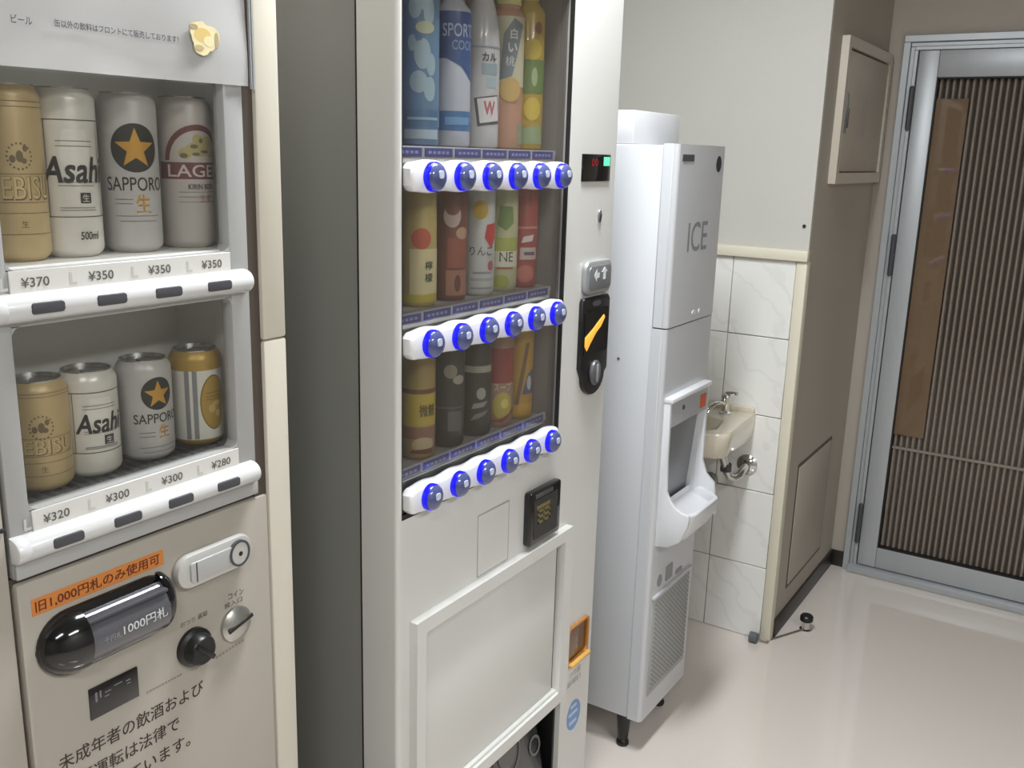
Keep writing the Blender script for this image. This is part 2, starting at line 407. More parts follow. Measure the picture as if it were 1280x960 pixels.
# interior
obj('back_panel', bx(-1.085, -1.08, 0.497, 0.85, 1.045, 1.80), M_int, m1)
obj('inner_wall', bx(-1.085, X1-0.026, 0.838, 0.85, 1.045, 1.80), M_int, m1)
obj('inner_wall', bx(-1.085, X1-0.026, 0.497, 0.505, 1.045, 1.80), M_int, m1)
sh1 = obj('shelf', bx(-1.082, X1-0.012, 0.505, 0.838, 1.362, 1.3735), M_int, m1)
sh2 = obj('shelf', bx(-1.082, X1-0.012, 0.505, 0.838, 1.09, 1.110), M_dkgrey, m1)
for k in range(22):
    y = 0.515+k*0.0145
    obj('shelf_rib', bx(-1.078, X1-0.02, y, y+0.006, 1.110, 1.1155), M_dark, sh2)
# frame around the windows
bm = B()
box(bm, X1-0.02, X1, 0.806, 0.836, 1.046, 1.80, bev=0.003)
box(bm, X1-0.02, X1, 0.499, 0.523, 1.046, 1.80, bev=0.003)
box(bm, X1-0.02, X1-0.001, 0.52, 0.81, 1.046, 1.118); box(bm, X1-0.02, X1-0.001, 0.52, 0.81, 1.314, 1.372); box(bm, X1-0.02, X1-0.001, 0.52, 0.81, 1.77, 1.80)
for cy, sy in ((0.5225, 1), (0.8065, -1)):      # rounded window corners
    for cz, sz in ((1.117, 1), (1.315, -1), (1.371, 1)):
        rr = 0.012; cc = (cy+sy*rr, cz+sz*rr)
        pts = [(cy, cz)]+[(cc[0]-sy*rr*math.cos(math.radians(a)), cc[1]-sz*rr*math.sin(math.radians(a))) for a in range(0, 91, 15)]
        prism(bm, pts, 'x', X1-0.02, X1-0.001)
obj('window_frame', bm, M_frame, m1)
obj('display_window', bx(X1-0.017, X1-0.013, 0.522, 0.807, 1.117, 1.315), M_mglass, m1)
obj('display_window', bx(X1-0.017, X1-0.013, 0.522, 0.807, 1.371, 1.771), M_mglass, m1)
prices = [['¥370', '¥350', '¥350', '¥350'], ['¥320', '¥300', '¥300', '¥280']]
for row, (zb, zp) in enumerate(((1.334, 1.359), (1.080, 1.105))):
    # price strip, tilted card behind a clear channel
    ps = obj('price_strip', bx(X1-0.001, X1+0.0015, 0.524, 0.806, zp-0.0115, zp+0.0125, bev=0.0008, seg=1), M_strip, m1)
    for i in range(4):
        yy = 0.562+0.075*i-0.026
        obj('price', text_bm(B(), prices[row][i], X1+0.0019, yy, zp-0.005, 0.0098, width=0.030, bold=0.01), M_inkg, ps)
        bm = B(); box(bm, X1+0.0015, X1+0.0018, yy-0.022, yy-0.019, zp-0.007, zp+0.006); box(bm, X1+0.0015, X1+0.0018, yy-0.019, yy-0.014, zp-0.007, zp-0.004)
        obj('bracket_mark', bm, mat('strip_mark', '#bdbbb5', 0.5), ps)
    # rounded bar
    bm = B(); pts = [(X1-0.002, zb-0.0155)]+[(X1+0.001+0.017*math.cos(a), zb+0.0148*math.sin(a)) for a in [math.radians(q) for q in range(-90, 91, 15)]]+[(X1-0.002, zb+0.0155)]
    prism(bm, pts, 'y', 0.5, 0.829, bev=0.003)
    br = obj('button_bar', bm, M_bar, m1)
    obj('end_cap', prism(B(), [(a[0]+0.001 if a[0] > X1 else a[0], a[1]) for a in pts], 'y', 0.497, 0.513, bev=0.005), M_bar, br)
    for i in range(4):
        yb = 0.553+0.0735*i
        obj('button', prism(B(), rrect(yb-0.018, yb+0.018, zb-0.0058, zb+0.0058, 0.0035, 4), 'x', X1+0.008, X1+0.0195, bev=0.0015), M_dkgrey, br)
obj('lower_frame', bx(X1-0.002, X1+0.004, 0.5, 0.835, 1.0465, 1.0655, bev=0.002), M_frame, m1)

# banknote inlet
bill = obj('banknote_inlet', B(), M_blackg, m1)
def halfcap(y0, y1, ry0, ry1, prot, hz, zc, m, name, parent, x=X1+0.001):
    bm = B(); rings = []; n = 14; secs = 12
    for k in range(secs+1):
        t_ = k/secs; y = y0+(y1-y0)*t_
        e0 = 1.0 if y > y0+ry0 or ry0 == 0 else math.sqrt(max(0.0, 1-((y0+ry0-y)/ry0)**2))
        e1 = 1.0 if y < y1-ry1 or ry1 == 0 else math.sqrt(max(0.0, 1-((y-(y1-ry1))/ry1)**2))
        e = max(0.03, min(e0, e1)); ring = []
        for i in range(n+1):
            a = -PI/2+PI*i/n; ring.append(bm.verts.new((x+prot*e*math.cos(a), y, zc+hz*e*math.sin(a))))
        rings.append(ring)
    fs = []
    for a, b2 in zip(rings, rings[1:]):
        for i in range(n): fs.append(bm.faces.new((a[i], a[i+1], b2[i+1], b2[i])))
        fs.append(bm.faces.new((a[0], b2[0], b2[n], a[n])))
    fs += [bm.faces.new(rings[0]), bm.faces.new(rings[-1])]
    bmesh.ops.recalc_face_normals(bm, faces=fs)
    return obj(name, bm, m, parent)
bill.data = prism(B(), rrect(0.514, 0.689, 0.917, 0.994, 0.038, 8), 'x', X1, X1+0.008, bev=0.004) and bill.data
bm = prism(B(), rrect(0.512, 0.690, 0.916, 0.995, 0.039, 8), 'x', X1, X1+0.009, bev=0.004); bmesh.ops.translate(bm, verts=bm.verts, vec=-org(m1)); bm.to_mesh(bill.data); bm.free(); finish(bill.data, None)
halfcap(0.512, 0.562, 0.046, 0.0, 0.034, 0.038, 0.955, M_blackg, 'end_knob', bill)
halfcap(0.668, 0.690, 0.0, 0.02, 0.026, 0.038, 0.956, M_blackg, 'end_knob', bill)
M_smoke = mat('smoked_plastic', '#55555a', 0.12, coat=0.6)
halfcap(0.561, 0.669, 0.0, 0.0, 0.027, 0.034, 0.952, M_smoke, 'slot_cover', bill)
obj('slot_lip', bx(X1+0.006, X1+0.027, 0.562, 0.668, 0.976, 0.9805, bev=0.002), M_dkgrey, bill)
bm = B(); vs, fs, wd = textmesh('1000円札', 0.013, 0.060, 0.01, 0.0)
def on_cover(yy, zz, w_=0.0):
    sn = (zz-0.952)/0.034*0.985; return (X1+0.0015+w_+0.0274*math.sqrt(max(0, 1-sn*sn)), yy, zz)
V = [bm.verts.new(on_cover(0.603+a, 0.947+b2, w_)) for a, b2, w_ in vs]
for q in fs: bm.faces.new([V[i] for i in q])
obj('lettering', bm, mat('pale_print', '#c9c9c6', 0.5), bill)
bm = B(); V = [bm.verts.new(on_cover(0.578+a, 0.947+b2, w_)) for a, b2, w_ in textmesh('千円札', 0.008, 0.022, 0.0, 0.0)[0]]
for q in textmesh('千円札', 0.008, 0.022, 0.0, 0.0)[1]: bm.faces.new([V[i] for i in q])
obj('lettering', bm, mat('grey_print', '#8a8a8a', 0.5), bill)
# orange sticker
stk = obj('orange_sticker', bx(X1+0.002, X1+0.0026, 0.513, 0.681, 1.0, 1.0195), mat('orange_paper', '#d0813a', 0.55, var=0.04), m1)
obj('lettering', text_bm(B(), '旧1,000円札のみ使用可', X1+0.003, 0.517, 1.003, 0.0135, width=0.158, bold=0.012), mat('brown_ink', '#6b2c12', 0.6), stk)
# lock plate
M_plate = mat('zinc_plate', '#c6c5c1', 0.3, 0.35)
lk = obj('lock_plate', prism(B(), rrect(0.690, 0.812, 0.9585, 1.004, 0.022, 8), 'x', X1+0.002, X1+0.016, bev=0.006), M_plate, m1)
obj('lock_cover', prism(B(), rrect(0.708, 0.785, 0.967, 0.994, 0.004, 3), 'x', X1+0.016, X1+0.019, bev=0.001), mat('zinc_cover', '#b9b9b8', 0.35, 0.3), lk)
obj('lock_seam', bx(X1+0.016, X1+0.0194, 0.7155, 0.717, 0.9675, 0.9935), M_dark, lk)
obj('lock_ring', frame_x(B(), ellipse(0.785, 0.982, 0.0165, 0.018), ellipse(0.785, 0.982, 0.0135, 0.015), X1+0.016, X1+0.0205), M_dkgrey, lk)
obj('lock_face', prism(B(), ellipse(0.785, 0.982, 0.0134, 0.0149), 'x', X1+0.016, X1+0.0198), M_plate, lk)
obj('keyhole', prism(B(), ellipse(0.786, 0.981, 0.0032, 0.0032, 12), 'x', X1+0.0195, X1+0.0202), M_black, lk)
# coin slot
cs = obj('coin_slot', lathe(B(), [(0.0245, 0.0), (0.0245, 0.005), (0.020, 0.009), (0.010, 0.0125), (0.0005, 0.0135)], (X1+0.002, 0.786, 0.876), 32, 'x'), mat('satin_steel', '#b5b4ae', 0.3, 0.9), m1)
bm = bx(-0.0012, 0.0012, -0.021, 0.021, -0.0022, 0.0022); bmesh.ops.rotate(bm, verts=bm.verts, cent=(0, 0, 0), matrix=Matrix.Rotation(math.radians(14), 3, 'X'))
bmesh.ops.translate(bm, verts=bm.verts, vec=(X1+0.0145, 0.786, 0.879)); obj('slot', bm, M_black, cs)
obj('lettering', text_bm(text_bm(B(), 'コイン', X1+0.0024, 0.777, 0.913, 0.0085, 0.026, 0.01), '投入口', X1+0.0024, 0.770, 0.9025, 0.0075, 0.030, 0.01), M_inkg, m1)
# return knob
kn = obj('return_knob', lathe(B(), [(0.0255, 0.0), (0.0255, 0.006), (0.021, 0.009), (0.0195, 0.02), (0.017, 0.023)], (X1+0.002, 0.717, 0.873), 32, 'x'), M_black, m1)
obj('pointer', prism(B(), [(0.727, 0.850), (0.738, 0.861), (0.7425, 0.8455)], 'x', X1+0.003, X1+0.008, bev=0.001), M_black, kn)
bm = bx(0, 0.006, -0.0035, 0.0035, -0.0175, 0.0175, bev=0.0015); bmesh.ops.rotate(bm, verts=bm.verts, cent=(0, 0, 0), matrix=Matrix.Rotation(math.radians(45), 3, 'X'))
bmesh.ops.translate(bm, verts=bm.verts, vec=(X1+0.0235, 0.717, 0.873)); obj('grip', bm, M_black, kn)
obj('lettering', text_bm(text_bm(B(), 'おつり', X1+0.0024, 0.700, 0.9055, 0.007, 0.022), '返却', X1+0.0024, 0.7265, 0.906, 0.0075, 0.015, 0.01), M_inkg, m1)
bm = B()
for k in range(12):
    y = 0.645+0.0045*k; box(bm, X1+0.002, X1+0.0024, y, y+0.003, 0.841, 0.8435)
obj('fine_print', bm, mat('faint_ink', '#8d867a', 0.6), m1)
bm = B()
for k in range(9):
    y = 0.752+0.0055*k; box(bm, X1+0.002, X1+0.0024, y, y+0.0035, 0.838+0.0006*k, 0.8415+0.0006*k)
obj('fine_print', bm, mat('faint_ink', '#8d867a', 0.6), m1)
# small dark display
dp = obj('display', bx(X1+0.001, X1+0.004, 0.569, 0.634, 0.844, 0.884, bev=0.001), M_blackg, m1)
bm = B()
for (y, z, ww, hh) in ((0.576, 0.865, 0.003, 0.012), (0.582, 0.868, 0.002, 0.009), (0.589, 0.871, 0.008, 0.0014), (0.588, 0.866, 0.006, 0.0014), (0.601, 0.874, 0.011, 0.0014), (0.617, 0.872, 0.006, 0.0016), (0.618, 0.868, 0.005, 0.0014)):
    box(bm, X1+0.004, X1+0.0043, y, y+ww, z, z+hh)
obj('display_marks', bm, mat('display_grey', '#77777a', 0.5), dp)
# legal notice
M_leg = mat('notice_ink', '#3b332e', 0.6)
for body, yw, z in (('未成年者の飲酒および', 0.203, 0.800), ('飲酒運転は法律で', 0.163, 0.768), ('禁じられています。', 0.178, 0.736)):
    obj('lettering', text_bm(B(), body, X1+0.0024, 0.526, z, 0.0195, width=yw, bold=0.008), M_leg, m1)
obj('notice_screw', lathe(B(), [(0.003, 0), (0.002, 0.0015)], (X1, 0.4915, 1.106), 8, 'x'), M_dark, m1)

# paper notice taped over the top of the window
bm = B(); ny, nz = 28, 12; grid = []
for j in range(nz+1):
    rowv = []
    for i in range(ny+1):
        y = 0.37+(0.842-0.37)*i/ny; z = 1.5665+0.0035*(i/ny)+0.235*j/nz
        x = X1+0.004+0.0018*math.sin(i*0.55+j*0.3)*(1-j/nz)+0.001*math.sin(j*1.1+i*0.21)+0.003*math.exp(-((i-12-j*1.6)/1.6)**2)*(1-j/nz)
        rowv.append(bm.verts.new((x, y, z)))
    grid.append(rowv)
for j in range(nz):
    for i in range(ny): bm.faces.new((grid[j][i], grid[j][i+1], grid[j+1][i+1], grid[j+1][i]))
fsx = bmesh.ops.solidify(bm, geom=bm.faces[:], thickness=-0.0004)
pn = obj('paper_notice', bm, mat('white_paper', '#e9e8e6', 0.4, var=0.02, scale=6))
pn['label'] = 'white paper notice with yellow drawing taped over the beer display'; pn['category'] = 'notice'
M_pink = mat('paper_ink', '#4d4a4c', 0.6)
obj('lettering', text_bm(B(), 'ビール', X1+0.0095, 0.546, 1.6075, 0.0075, 0.021, 0.01), M_pink, pn)
obj('lettering', text_bm(B(), '缶以外の飲料はフロントにて販売しております！', X1+0.0095, 0.590, 1.609, 0.0072, 0.148, 0.01), M_pink, pn)
rnd = random.Random(3); pts = []
for k in range(26):
    a = 2*PI*k/26; q = 1+0.13*math.sin(3*a+1)+0.08*rnd.uniform(-1, 1); pts.append((0.775+0.0205*q*math.cos(a), 1.6185+0.0175*q*math.sin(a)))
obj('drawing', prism(B(), pts, 'x', X1+0.0085, X1+0.0092), mat('yellow_print', '#e0d3a6', 0.6, var=0.12, scale=120), pn)
for dk, (yy, zz, ry, rz, cc) in enumerate(((0.772, 1.621, 0.012, 0.008, '#d3b974'), (0.781, 1.615, 0.008, 0.006, '#e1d6a8'), (0.760, 1.629, 0.006, 0.003, '#a99872'), (0.792, 1.617, 0.003, 0.009, '#ab9d7c'), (0.766, 1.607, 0.007, 0.003, '#b9a87a'))):
    obj('drawing', prism(B(), ellipse(yy, zz, ry, rz, 14), 'x', X1+0.0088, X1+0.0093+0.0001*dk), mat('print_'+cc[1:], cc, 0.6), pn)
for yy in (0.8445, 0.848):
    obj('sleeve_edge', bx(X1+0.004, X1+0.0075, yy, yy+0.0011, 1.567, 1.80), mat('clear_sleeve', '#aeb0b2', 0.25), pn)

# ================================================================== CANS
def can_root(name, label, loc, turn, group):
    t = thing(name, label, 'can', loc, group); t.rotation_euler.z = turn; return t
M_lid = mat('can_lid', '#b9b9ba', 0.25, 0.95)
def can(label, y, z0, h, bodym, deco, turn=0.0, x=-1.0, rad=0.033, group='beer cans in the display'):
    t = can_root('beer_can', label, (x, y, z0), turn, group)
    prof = [(0.024, 0.0), (0.026, 0.001), (0.0315, 0.006), (rad, 0.010), (rad, h-0.013), (0.0322, h-0.009), (0.0285, h-0.003), (0.0275, h-0.0015)]
    obj('can_body', lathe(B(), prof, (0, 0, 0), 40, cap1=False), bodym, t, local=True)
    lid = obj('lid', lathe(B(), [(0.0275, h-0.0018), (0.0279, h), (0.0262, h), (0.0252, h-0.004), (0.004, h-0.0038)], (0, 0, 0), 40, cap0=False), M_lid, t, local=True)
    obj('pull_tab', bx(-0.006, 0.014, -0.006, 0.006, h-0.0038, h-0.0024, bev=0.0006, seg=1), M_lid, lid, local=True)
    deco(t, rad, h)
    return t
def pr(t, name, m, fn):
    bm = B(); fn(bm); return obj(name, bm, m, t, local=True)
M_gold = mat('gold_can', '#c9b081', 0.36, 0.15, var=0.03); M_silver = mat('silver_can', '#e0dcd5', 0.3, 0.12, var=0.02)
M_slv2 = mat('lavender_silver_can', '#c2bfbf', 0.38, 0.12, var=0.02); M_slv3 = mat('grey_silver_can', '#bfb8b4', 0.36, 0.12)
M_wht = mat('white_can', '#dedcd4', 0.3, 0.1)
def deco_gold(t, r_, h):
    k = h/0.182; a = 0.0004
    ink = mat('gold_dark_print', '#6f5c3a', 0.5); pale = mat('gold_pale_print', '#d8c08a', 0.4, 0.2)
    pr(t, 'emblem', ink, lambda b: [patch_cyl(b, ellipse(q[0], q[1], q[2], q[3], 12), (q[0], q[1]), r_+a, 2) for q in ((0.0, h*0.60, 0.0036, 0.006), (0.006, h*0.645, 0.0025, 0.0035), (-0.007, h*0.585, 0.003, 0.004), (0.004, h*0.575, 0.003, 0.003))])
    pr(t, 'emblem_ring', ink, lambda b: [patch_cyl(b, ellipse(0.012*math.cos(q), h*0.6+0.013*math.sin(q), 0.0012, 0.0012, 6), (0.012*math.cos(q), h*0.6+0.013*math.sin(q)), r_+a, 1) for q in [2*PI*i/18 for i in range(18)]])
    pr(t, 'lettering', ink, lambda b: text_cyl(b, 'YEBISU', r_+a, 0.0008, h*0.425-0.0006, 0.024*k, 0.072, 0.012))
    pr(t, 'lettering', pale, lambda b: text_cyl(b, 'YEBISU', r_+2*a, 0, h*0.425, 0.023*k, 0.070, 0.0))
    pr(t, 'print_line', ink, lambda b: [band_cyl(b, r_+a, z, z+0.0006) for z in (h*0.9, h*0.87, h*0.5, h*0.34, h*0.28, h*0.16)])
    pr(t, 'lettering', ink, lambda b: text_cyl(b, '生', r_+a, 0, h*0.22, 0.007, None, 0.0))
def deco_silver(big):
    def d(t, r_, h):
        a = 0.0004; ink = mat('near_black_print', '#1e1c1d', 0.45); g = mat('can_grey_print', '#8b8782', 0.45); w_ = mat('can_white_print', '#e9e6df', 0.35, 0.1)
        pr(t, 'label_panel', w_, lambda b: patch_cyl(b, dense([(0, h*0.40), (0.017, h*0.60), (0.012, h*0.76), (-0.012, h*0.76), (-0.017, h*0.60)], 5), (0, h*0.6), r_+a, 5))
        pr(t, 'print_line', mat('can_dark_line', '#5b5753', 0.45), lambda b: [band_cyl(b, r_+a, z, z+0.0011) for z in (h*0.81, h*0.245)]+[patch_cyl(b, rectp(s_*0.031-0.0004, s_*0.031+0.0004, h*0.245, h*0.81), (s_*0.031, h*0.5), r_+a, 2) for s_ in (-1, 1)])
        pr(t, 'lettering', ink, lambda b: text_cyl(b, 'Asahi', r_+2*a, 0.0, h*0.525, 0.027 if big else 0.0225, 0.074 if big else 0.058, 0.018, 0.22))
        pr(t, 'stamp', ink, lambda b: patch_cyl(b, rectp(0.002, 0.014, h*0.36-0.0055, h*0.36+0.0055), (0.008, h*0.36), r_+2*a, 2))
        pr(t, 'lettering', w_, lambda b: text_cyl(b, '生', r_+3*a, 0.008, h*0.36, 0.008))
        pr(t, 'print_line', g, lambda b: [patch_cyl(b, rectp(-0.02, 0.02, z, z+0.0009), (0, z), r_+2*a, 2) for z in (h*0.45, h*0.43, h*0.30, h*0.285, h*0.66, h*0.69)])
        if big: pr(t, 'lettering', ink, lambda b: text_cyl(b, '500ml', r_+2*a, 0.010, h*0.135, 0.0085, 0.022, 0.01, 0.1))
    return d
def deco_star(t, r_, h):
    a = 0.0004; k = h/0.182; ink = mat('star_black', '#25221f', 0.45); gd = mat('star_gold', '#cf9b3c', 0.35, 0.25)
    big = h > 0.15; R = 0.0275 if big else 0.0205
    zc = h*0.66 if big else h*0.68
    pr(t, 'emblem_disc', ink, lambda b: patch_cyl(b, ellipse(0, zc, R, R, 36), (0, zc), r_+a, 6))
    pr(t, 'emblem_star', gd, lambda b: patch_cyl(b, dense(star(0, zc-0.001, R*0.86), 3), (0, zc-0.001), r_+2*a, 5))
    zt = zc-R-(0.013 if big else 0.0105)
    pr(t, 'lettering', ink, lambda b: text_cyl(b, 'SAPPORO', r_+a, 0, zt, 0.0155 if big else 0.012, 0.070 if big else 0.062, 0.004))
    pr(t, 'lettering', gd, lambda b: text_cyl(b, '生', r_+a, 0.006, zt-(0.0225 if big else 0.017), 0.021 if big else 0.0165, 0.017 if big else 0.014, 0.015))
    pr(t, 'print_line', mat('star_grey', '#857f7e', 0.5), lambda b: [patch_cyl(b, rectp(u0, u1, z, z+0.0009), ((u0+u1)/2, z), r_+a, 2) for u0, u1, z in ((-0.026, -0.006, zt-0.018), (-0.026, -0.006, zt-0.023), (-0.026, 0.026, max(0.014, zt-0.037)), (-0.022, 0.022, max(0.011, zt-0.043)))])
def deco_arch(t, r_, h):
    a = 0.0004; mr = mat('maroon_print', '#6d3f43', 0.45); gd = mat('pale_gold_print', '#b6a877', 0.4, 0.2); pk = mat('pale_band_print', '#cdbfb9', 0.4); ink = mat('near_black_print', '#1e1c1d', 0.45)
    zc = h*0.585
    o_ = [(0.041*math.cos(math.radians(q)), zc+0.043*math.sin(math.radians(q))) for q in range(0, 181, 10)]; i_ = [(0.035*math.cos(math.radians(q)), zc+0.036*math.sin(math.radians(q))) for q in range(0, 181, 10)]
    def arch(b):
        for p0, p1, q0, q1 in zip(o_, o_[1:], i_, i_[1:]):
            vs = [b.verts.new(((r_+a)*math.cos(p[0]/r_), (r_+a)*math.sin(p[0]/r_), p[1])) for p in (p0, p1, q1, q0)]; b.faces.new(vs)
    pr(t, 'emblem_arch', mr, arch)
    pr(t, 'emblem', gd, lambda b: [patch_cyl(b, ellipse(q[0], q[1], q[2], q[3], 14), (q[0], q[1]), r_+a, 3) for q in ((0.002, zc+0.014, 0.018, 0.009), (-0.016, zc+0.009, 0.008, 0.007), (0.014, zc+0.023, 0.010, 0.007), (0.0, zc+0.025, 0.007, 0.007), (0.020, zc+0.009, 0.007, 0.005))])
    pr(t, 'emblem_shade', mat('emblem_dark', '#6a6350', 0.5), lambda b: [patch_cyl(b, ellipse(q[0], q[1], q[2], q[3], 10), (q[0], q[1]), r_+2*a, 2) for q in ((-0.005, zc+0.017, 0.005, 0.0026), (0.009, zc+0.011, 0.006, 0.002), (-0.018, zc+0.006, 0.005, 0.003), (0.004, zc+0.024, 0.003, 0.003), (-0.003, zc+0.008, 0.005, 0.002))])
    pr(t, 'label_band', mr, lambda b: patch_cyl(b, rectp(-0.050, 0.050, zc-0.022, zc-0.002), (0, zc-0.013), r_+a, 6))
    pr(t, 'lettering', pk, lambda b: text_cyl(b, 'LAGER', r_+2*a, 0, zc-0.012, 0.0145, 0.076, 0.008))
    pr(t, 'lettering', ink, lambda b: text_cyl(b, 'KIRIN BEER', r_+a, 0.004, zc-0.031, 0.006, 0.036, 0.01))
    pr(t, 'print_line', mat('star_grey', '#857f7e', 0.5), lambda b: [patch_cyl(b, rectp(-0.026, 0.026, z, z+0.0009), (0, z), r_+a, 2) for z in (zc-0.038, zc-0.044, zc-0.050)])
    pr(t, 'lettering', mat('red_print', '#a9655f', 0.5), lambda b: text_cyl(b, '生麦', r_+2*a, 0.008, zc-0.045, 0.009, 0.017, 0.0))
def deco_oval(t, r_, h):
    a = 0.0004; gd = mat('oval_gold', '#b8964a', 0.35, 0.3); gl = mat('oval_line', '#8d7334', 0.4, 0.2)
    pr(t, 'label_band', M_wht, lambda b: band_cyl(b, r_+a*0.5, 0.0102, h*0.80))
    pr(t, 'side_band', mat('can_grey_stripe', '#8e8f93', 0.35, 0.3), lambda b: [patch_cyl(b, rectp(u0, u0+0.006, 0.011, h*0.8), (u0+0.003, h*0.4), r_+a, 4) for u0 in (-0.038, -0.028, 0.030)])
    pr(t, 'emblem_oval', gl, lambda b: patch_cyl(b, ellipse(0, h*0.46, 0.0195, h*0.29, 32), (0, h*0.46), r_+a, 6))
    pr(t, 'emblem_oval', gd, lambda b: patch_cyl(b, ellipse(0, h*0.46, 0.0180, h*0.275, 32), (0, h*0.46), r_+2*a, 6))
    pr(t, 'emblem', mat('oval_pale', '#cdb273', 0.4, 0.2), lambda b: [patch_cyl(b, ellipse(q[0], q[1], q[2], q[3], 12), (q[0], q[1]), r_+3*a, 2) for q in ((-0.004, h*0.40, 0.005, 0.006), (0.005, h*0.34, 0.004, 0.005), (0.003, h*0.45, 0.006, 0.003))])
    pr(t, 'print_line', gl, lambda b: [patch_cyl(b, rectp(-0.012, 0.012, z, z+0.0012), (0, z), r_+3*a, 2) for z in (h*0.56, h*0.52, h*0.49)])
ZA, ZB = 1.3735, 1.1155
can('tall gold beer can, leftmost in the upper display row', 0.578, ZA, 0.182, M_gold, deco_gold, -0.25)
can('tall silver beer can with bold black lettering in the upper row', 0.642, ZA, 0.182, M_silver, deco_silver(True), -0.28)
can('tall grey beer can with black disc and gold star, upper row', 0.722, ZA, 0.182, M_slv2, deco_star, -0.40)
can('tall grey beer can with maroon arch and band, upper row', 0.802, ZA, 0.182, M_slv3, deco_arch, -0.18)
can('short gold beer can, leftmost in the lower display row', 0.582, ZB, 0.127, M_gold, deco_gold, -0.45)
can('short silver beer can with bold black lettering in the lower row', 0.645, ZB, 0.127, M_silver, deco_silver(False), -0.18)
can('short grey beer can with black disc and gold star, lower row', 0.722, ZB, 0.127, M_slv2, deco_star, -0.14)
can('short white beer can with gold oval and gold top band', 0.801, ZB, 0.127, mat('oval_gold', '#b8964a', 0.35, 0.3), deco_oval, 0.02)

# ================================================================== DRINK VENDING MACHINE
M_ivory = mat('ivory_enamel', '#d5d4cf', 0.3, var=0.015, scale=4, coat=0.2)
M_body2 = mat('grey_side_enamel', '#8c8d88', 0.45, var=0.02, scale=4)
M_int2 = mat('drink_interior', '#827d7c', 0.5)
M_white = mat('white_plastic', '#e9e9ea', 0.22, coat=0.4)
M_tag = mat('tag_blue', '#41437f', 0.4); M_tagt = mat('tag_print', '#8f91bd', 0.5)
X2 = -0.87
Y0, Y1 = 1.058, 1.745
m2 = thing('drink_vending_machine', 'white vending machine with blue round buttons and three rows of drinks', 'vending machine', (-1.2, 1.4, 0))
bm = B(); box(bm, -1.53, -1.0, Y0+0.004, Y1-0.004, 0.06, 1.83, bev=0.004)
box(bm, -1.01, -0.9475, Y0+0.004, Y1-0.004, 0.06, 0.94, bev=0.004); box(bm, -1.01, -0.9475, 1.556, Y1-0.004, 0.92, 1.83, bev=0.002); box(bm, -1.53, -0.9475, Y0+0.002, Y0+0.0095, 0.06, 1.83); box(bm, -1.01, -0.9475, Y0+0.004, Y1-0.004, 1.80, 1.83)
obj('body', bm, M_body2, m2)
obj('base', bx(-1.5, -0.93, Y0+0.03, Y1-0.03, 0.0, 0.07), M_black, m2)
obj('door_seam', box(box(B(), -0.948, -0.943, Y0+0.002, Y0+0.008, 0.06, 1.83), -0.948, -0.943, Y1-0.008, Y1-0.002, 0.06, 1.83), M_gasket, m2)
# door shell: pieces round the window, rounded outer edges
bm = B()
WY0, WY1, WZ0, WZ1 = 1.0675, 1.5475, 0.944, 1.80
def rr_slab(bm, y0, y1, z0, z1, rl, rr_, x0=-0.943, x1=X2):
    pts = [(x0, y0)]
    pts += [(x1-rl+rl*math.sin(math.radians(q)), y0+rl-rl*math.cos(math.radians(q))) for q in range(0, 91, 15)] if rl else [(x1, y0)]
    pts += [(x1-rr_+rr_*math.cos(math.radians(q)), y1-rr_+rr_*math.sin(math.radians(q))) for q in range(0, 91, 15)] if rr_ else [(x1, y1)]
    pts += [(x0, y1)]
    return prism(bm, pts, 'z', z0, z1)
rr_slab(bm, Y0, WY0, WZ0, WZ1, 0.0075, 0); rr_slab(bm, WY1, Y1, WZ0, WZ1, 0, 0.014)
rr_slab(bm, Y0, Y1, 0.766, WZ0, 0.0075, 0.014); rr_slab(bm, Y0, Y1, WZ1, 1.83, 0.0075, 0.014)
rr_slab(bm, Y0, 1.088, 0.07, 0.766, 0.0075, 0); rr_slab(bm, 1.605, Y1, 0.07, 0.766, 0, 0.014); rr_slab(bm, 1.088, 1.605, 0.07, 0.14, 0, 0)
door2 = obj('door', bm, M_ivory, m2)
# display case
obj('back_panel', bx(-1.0, -0.996, 1.067, 1.556, 0.95, 1.80), M_int2, m2)
obj('inner_wall', bx(-1.0, X2-0.014, 1.5440, 1.5472, 0.946, 1.80), M_int2, m2)
obj('inner_wall', bx(-1.0, X2-0.012, Y0+0.0095, 1.0668, 0.946, 1.80), M_int2, m2)
obj('window_gasket', frame_x(B(), rrect(WY0, WY1, WZ0, WZ1, 0.004, 2), rrect(WY0+0.003, WY1-0.004, WZ0+0.008, WZ1-0.005, 0.003, 2), X2-0.008, X2-0.0005), M_gasket, m2)
obj('display_window', bx(X2-0.0135, X2-0.009, WY0+0.002, WY1-0.004, WZ0+0.004, WZ1-0.002), M_mglass, m2)
obj('advert_panel', bx(-0.996, -0.9945, 1.067, 1.17, 1.515, 1.80), mat('blue_advert', '#3f66a6', 0.5, var=0.15, scale=18), m2)
obj('advert_panel', bx(-0.99, -0.90, 1.0668, 1.068, 1.515, 1.80), mat('blue_advert', '#3f66a6', 0.5, var=0.15, scale=18), m2)
bt = None
